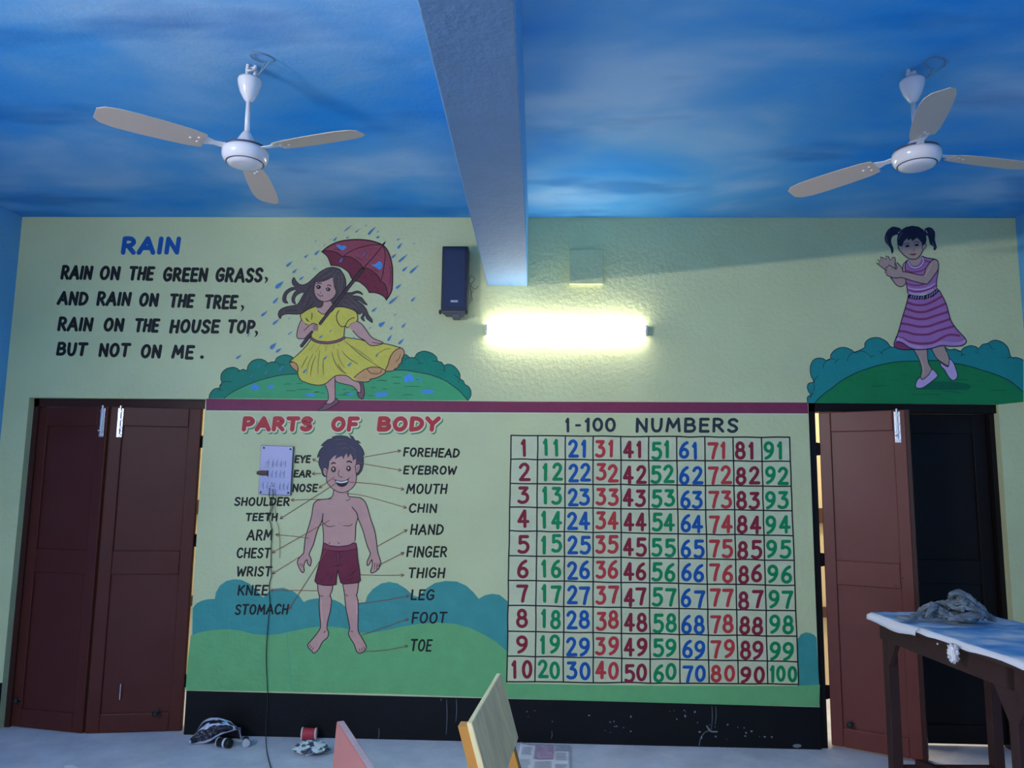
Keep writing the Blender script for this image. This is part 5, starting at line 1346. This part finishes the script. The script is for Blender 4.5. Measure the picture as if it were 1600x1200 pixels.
kid_chair('pink painted chair back with pale rounded top edge', Fp, Fp + d*.5, z, .5, Vector((-1, -.3, 0)), PINKW, PINKE, PINKW, .34, .02, board_t=.022, recline=.06, near_top=.25, far_top=.25)

# ================================================================== LITTER ON THE FLOOR
# striped plastic bag: a bent, rumpled sheet standing in a hump
def bag():
    a = at_z(300, 1163, 0); b = at_z(366, 1156, 0)
    t = thing('plastic_bag', 'black and white striped plastic bag crumpled on the floor by the left door', 'bag', (a + b)/2)
    q = lambda x, y: (280 + x/6.667, 1100 + y/6.667)
    ridge = [at_y(*q(x, y), -.155) for x, y in ((128, 392), (180, 285), (235, 200), (310, 150), (390, 146), (470, 160), (535, 185), (592, 250))]
    hem = []
    for x, y in ((114, 402), (170, 414), (240, 412), (310, 392), (375, 352), (440, 318), (510, 292), (600, 270)):
        p = at_z(*q(x, y), .004)
        if p.y > -.17: p = at_y(*q(x, y), -.185)
        hem.append(p)
    n, m_ = 56, 30
    R = catmull([tuple(v) for v in ridge], False, 8); H = catmull([tuple(v) for v in hem], False, 8)
    n = len(R) - 1
    bm = bmesh.new(); G = []
    for i in range(n + 1):
        r_, h_ = Vector(R[i]), Vector(H[i]); s = i/n; row = []
        back = Vector((r_.x + .01, -.07, .004))
        for k in range(m_ + 1):
            v = k/m_
            if v < .7:
                w = v/.7
                p = h_.lerp(r_, w) + Vector((0, -.028*math.sin(math.pi*w), .012*math.sin(math.pi*w)))
            else:
                w = (v - .7)/.3
                p = r_.lerp(back, w) + Vector((0, .0, .02*math.sin(math.pi*w)))
            amp = .010*math.sin(math.pi*min(v/.7, 1)*.8 + .3)
            p += Vector((noise.noise((s*9, v*9, 3.3)), 1.6*noise.noise((s*11, v*7, 6.1)), noise.noise((s*8, v*8, 9.7))))*amp
            p.z = max(p.z, .003)
            row.append(bm.verts.new(p))
        G.append(row)
    for i in range(n):
        for k in range(m_):
            f = bm.faces.new((G[i][k], G[i+1][k], G[i+1][k+1], G[i][k+1]))
            v = (k + .5)/m_; s = (i + .5)/n
            e = v + .03*noise.noise((s*6, v*5, 2))
            dark = not (e < .07 or .39 < e < .49 or .63 < e < .71 or s < .05 or s > .94)
            f.material_index = 0 if dark else 1
            if dark and .1 < e < .36 and .15 < s < .6 and noise.noise((s*26, v*22, 7)) > .15: f.material_index = 2
    o = finish(bm, 'film', [mat('black_plastic_film', (26, 28, 48), .3), mat('white_plastic_film', (196, 198, 222), .35), mat('printed_grey_film', (104, 104, 116), .35)], t, True)
    md = o.modifiers.new('thick', 'SOLIDIFY'); md.thickness = .0015
    c = at_y(352, 1131, -.13)
    bm = bmesh.new(); prism(bm, [at_y(346, 1129, -.188), at_y(355, 1126.5, -.186), at_y(357, 1132, -.188), at_y(353, 1135, -.19)], (0, .004, 0)); finish(bm, 'blue_patch', mat('bright_blue_print', (96, 186, 236), .4), t)
    return t
bag()
cpos = at_z(361, 1153, 0)
bm = bmesh.new(); box(bm, (cpos.x - .04, cpos.y - .01, 0), (cpos.x + .045, cpos.y + .05, .052), 0, .008)
bx = finish(bm, 'carton', mat('dull_carton', (150, 152, 150), .6)); tag(bx, 'small pale carton lying under the striped bag', 'carton')
bm = bmesh.new(); box(bm, (cpos.x - .02, cpos.y - .0115, .012), (cpos.x + .03, cpos.y - .0095, .042)); finish(bm, 'print', mat('carton_print', (70, 74, 84), .6), bx)
def lying_can(name, label, cat, c, r, L, yaw, prof, m, caps=None):
    t = thing(name, label, cat, (c.x, c.y, 0))
    ax = Vector((math.cos(yaw), math.sin(yaw), 0))
    bm = bmesh.new(); lathe(bm, [(0, -L/2)] + prof + [(0, L/2)], (c.x, c.y, r), 24, axis=ax); finish(bm, 'body', m, t, False)
    return t, ax
j = at_z(350, 1168, 0)
t, ax = lying_can('paint_jar', 'small black paint jar lying in front of the striped bag', 'jar', j, .027, .095, -.35, [(.022, -.0475), (.027, -.042), (.027, .036), (.024, .0475)], mat('black_jar', (18, 20, 26), .3))
bm = bmesh.new(); lathe(bm, [(.0275, .004), (.0278, .004), (.0278, .018), (.0275, .018)], (j.x, j.y, .027), 24, axis=ax); lathe(bm, [(.0275, -.044), (.0279, -.044), (.0279, -.038), (.0275, -.038)], (j.x, j.y, .027), 24, axis=ax); finish(bm, 'label_band', mat('white_label_band', (206, 208, 214), .5), t)
j = at_z(381, 1166, 0)
t, ax = lying_can('bottle', 'small dark bottle with white cap lying on the floor', 'bottle', j + Vector((0, .03, 0)), .022, .07, 1.95, [(.018, -.035), (.020, -.030), (.020, .02), (.012, .035)], mat('dark_bottle', (40, 42, 52), .35))
bm = bmesh.new(); lathe(bm, [(0, -.062), (.021, -.060), (.023, -.054), (.023, -.036), (.0, -.036)], (j.x, j.y + .03, .023), 24, axis=ax); lathe(bm, [(.012, -.063), (.014, -.063), (.014, -.0615), (.012, -.0615)], (j.x, j.y + .03, .023), 24, axis=ax); finish(bm, 'cap', mat('white_cap', (196, 200, 212), .45), t)
j = at_z(483, 1157, 0)
t = thing('thread_spool', 'red spool with pale rims lying against the black dado', 'spool', (j.x, j.y, 0))
ax = Vector((1, .12, 0))
RED = mat('red_cup_paint', (204, 62, 82), .5, vary=.08, vscale=60)
bm = bmesh.new(); lathe(bm, [(0, -.04), (.036, -.04), (.033, 0), (.031, .036), (0, .036)], (j.x, j.y, .039), 28, axis=ax); finish(bm, 'winding', RED, t)
for s, r in ((-.043, .039), (.039, .035)):
    bm = bmesh.new(); lathe(bm, [(0, s - .004), (r, s - .004), (r + .001, s), (r, s + .004), (0, s + .004)], (j.x, j.y, .039), 28, axis=ax); finish(bm, 'rim', mat('pale_spool_rim', (226, 214, 210), .5), t)
bm = bmesh.new()
for k in range(4): lathe(bm, [(.0335 + .0006*(3-k), -.026 + k*.016), (.0362 - .0009*k, -.026 + k*.016), (.0362 - .0009*k, -.0245 + k*.016), (.0335, -.0245 + k*.016)], (j.x, j.y, .039), 28, axis=ax)
finish(bm, 'ring_mark', mat('dark_red_ring', (150, 38, 58), .5), t)
j = at_z(487, 1179, 0)
FOIL = [mat('pale_foil_paper', (206, 220, 226), .4, vary=.1), mat('dark_foil_print', (64, 76, 96), .4), mat('green_print', (70, 110, 96), .5)]  # pale foil with dark and green patches scattered by noise
o = crumple('crumpled_wrapper', 'crumpled pale and dark wrapper on the floor in front of the red spool', 'wrapper', (j.x, j.y, .001), .115, .060, .040, FOIL[0], 8.0, 4, .32, 3.6)
for pl in o.data.polygons: pl.use_smooth = False
for m_ in FOIL[1:]: o.data.materials.append(m_)
for pl in o.data.polygons:
    q = pl.center; v = noise.noise((q.x*22, q.y*24, q.z*30 + 4))
    pl.material_index = 1 if v > .12 else (2 if v < -.38 else 0)
# newspaper on the floor
def floor_paper(corners, name, label):
    t = thing(name, label, 'newspaper', (corners[0] + corners[2])/2)
    def pt(u, v, z): 
        q = corners[0].lerp(corners[1], u).lerp(corners[3].lerp(corners[2], u), v); q.z = z; return q
    bm = bmesh.new()
    n = 20; G = [[bm.verts.new(pt(i/n, k/n, .010 + .004*noise.noise((i*.4, k*.5, 2)) + (.012*max(0, 1 - i/3.0) if k < 3 else 0))) for k in range(n + 1)] for i in range(n + 1)]
    for i in range(n):
        for k in range(n): bm.faces.new((G[i][k], G[i+1][k], G[i+1][k+1], G[i][k+1])).smooth = True
    o = finish(bm, 'sheet', NEWS, t, True); md = o.modifiers.new('thick', 'SOLIDIFY'); md.thickness = .004; md.offset = -1
    def quad(bm, u0, u1, v0, v1, lift=.0012):
        nn = 6
        g = [[None]*(nn+1) for _ in range(nn+1)]
        for i in range(nn+1):
            for k in range(nn+1):
                u = u0 + (u1-u0)*i/nn; v = v0 + (v1-v0)*k/nn
                g[i][k] = bm.verts.new(pt(u, v, .0142 + lift + .004*noise.noise((u*8, v*10, 2))))
        for i in range(nn):
            for k in range(nn): bm.faces.new((g[i][k], g[i+1][k], g[i+1][k+1], g[i][k+1]))
    bm = bmesh.new(); quad(bm, .31, .68, .06, .38); finish(bm, 'printed_picture', NEWSPINK, t)
    bm = bmesh.new(); r = random.Random(5)
    for u0, u1, v0 in ((.06, .27, .10), (.72, .95, .22), (.06, .27, .40), (.34, .66, .44), (.72, .95, .50), (.08, .50, .62)):
        for k in range(7): quad(bm, u0, u1 - r.uniform(0, .04), v0 + k*.028, v0 + k*.028 + .011)
    quad(bm, .71, .96, .06, .17)
    finish(bm, 'printed_text', mat('pale_newsprint_ink', (168, 170, 190), .7), t)
    return t
floor_paper([at_z(814, 1165, 0), at_z(890, 1167, 0), at_z(892, 1236, 0), at_z(796, 1236, 0)], 'newspaper', 'newspaper with a mauve picture lying on the floor behind the plywood chair')
bm = bmesh.new(); q = [at_z(x, y, .002) for x, y in ((100, 1197), (113, 1196), (121, 1199), (125, 1206), (104, 1207))]; prism(bm, q, (0, 0, .003))
tag(finish(bm, 'paper_scrap', NEWS), 'small white paper scrap on the floor below the left door', 'paper')
# plaster crumbs along the foot of the wall: nobody could count them
bm = bmesh.new(); r = random.Random(9)
for k in range(170):
    x = r.uniform(-1.95, 1.7); y = -abs(r.gauss(0, .10)) - .012
    if abs(x + 1.62) < .08 or -.18 < x < .27: continue
    s = r.uniform(.002, .007)
    bmesh.ops.create_icosphere(bm, subdivisions=1, radius=s, matrix=Matrix.Translation((x, y, s*.3)) @ Matrix.Scale(.45, 4, (0, 0, 1)))
tag(finish(bm, 'plaster_crumbs', mat('pale_plaster_crumbs', (196, 204, 214), .7)), 'pale plaster crumbs scattered along the foot of the wall', 'crumbs', kind='stuff')
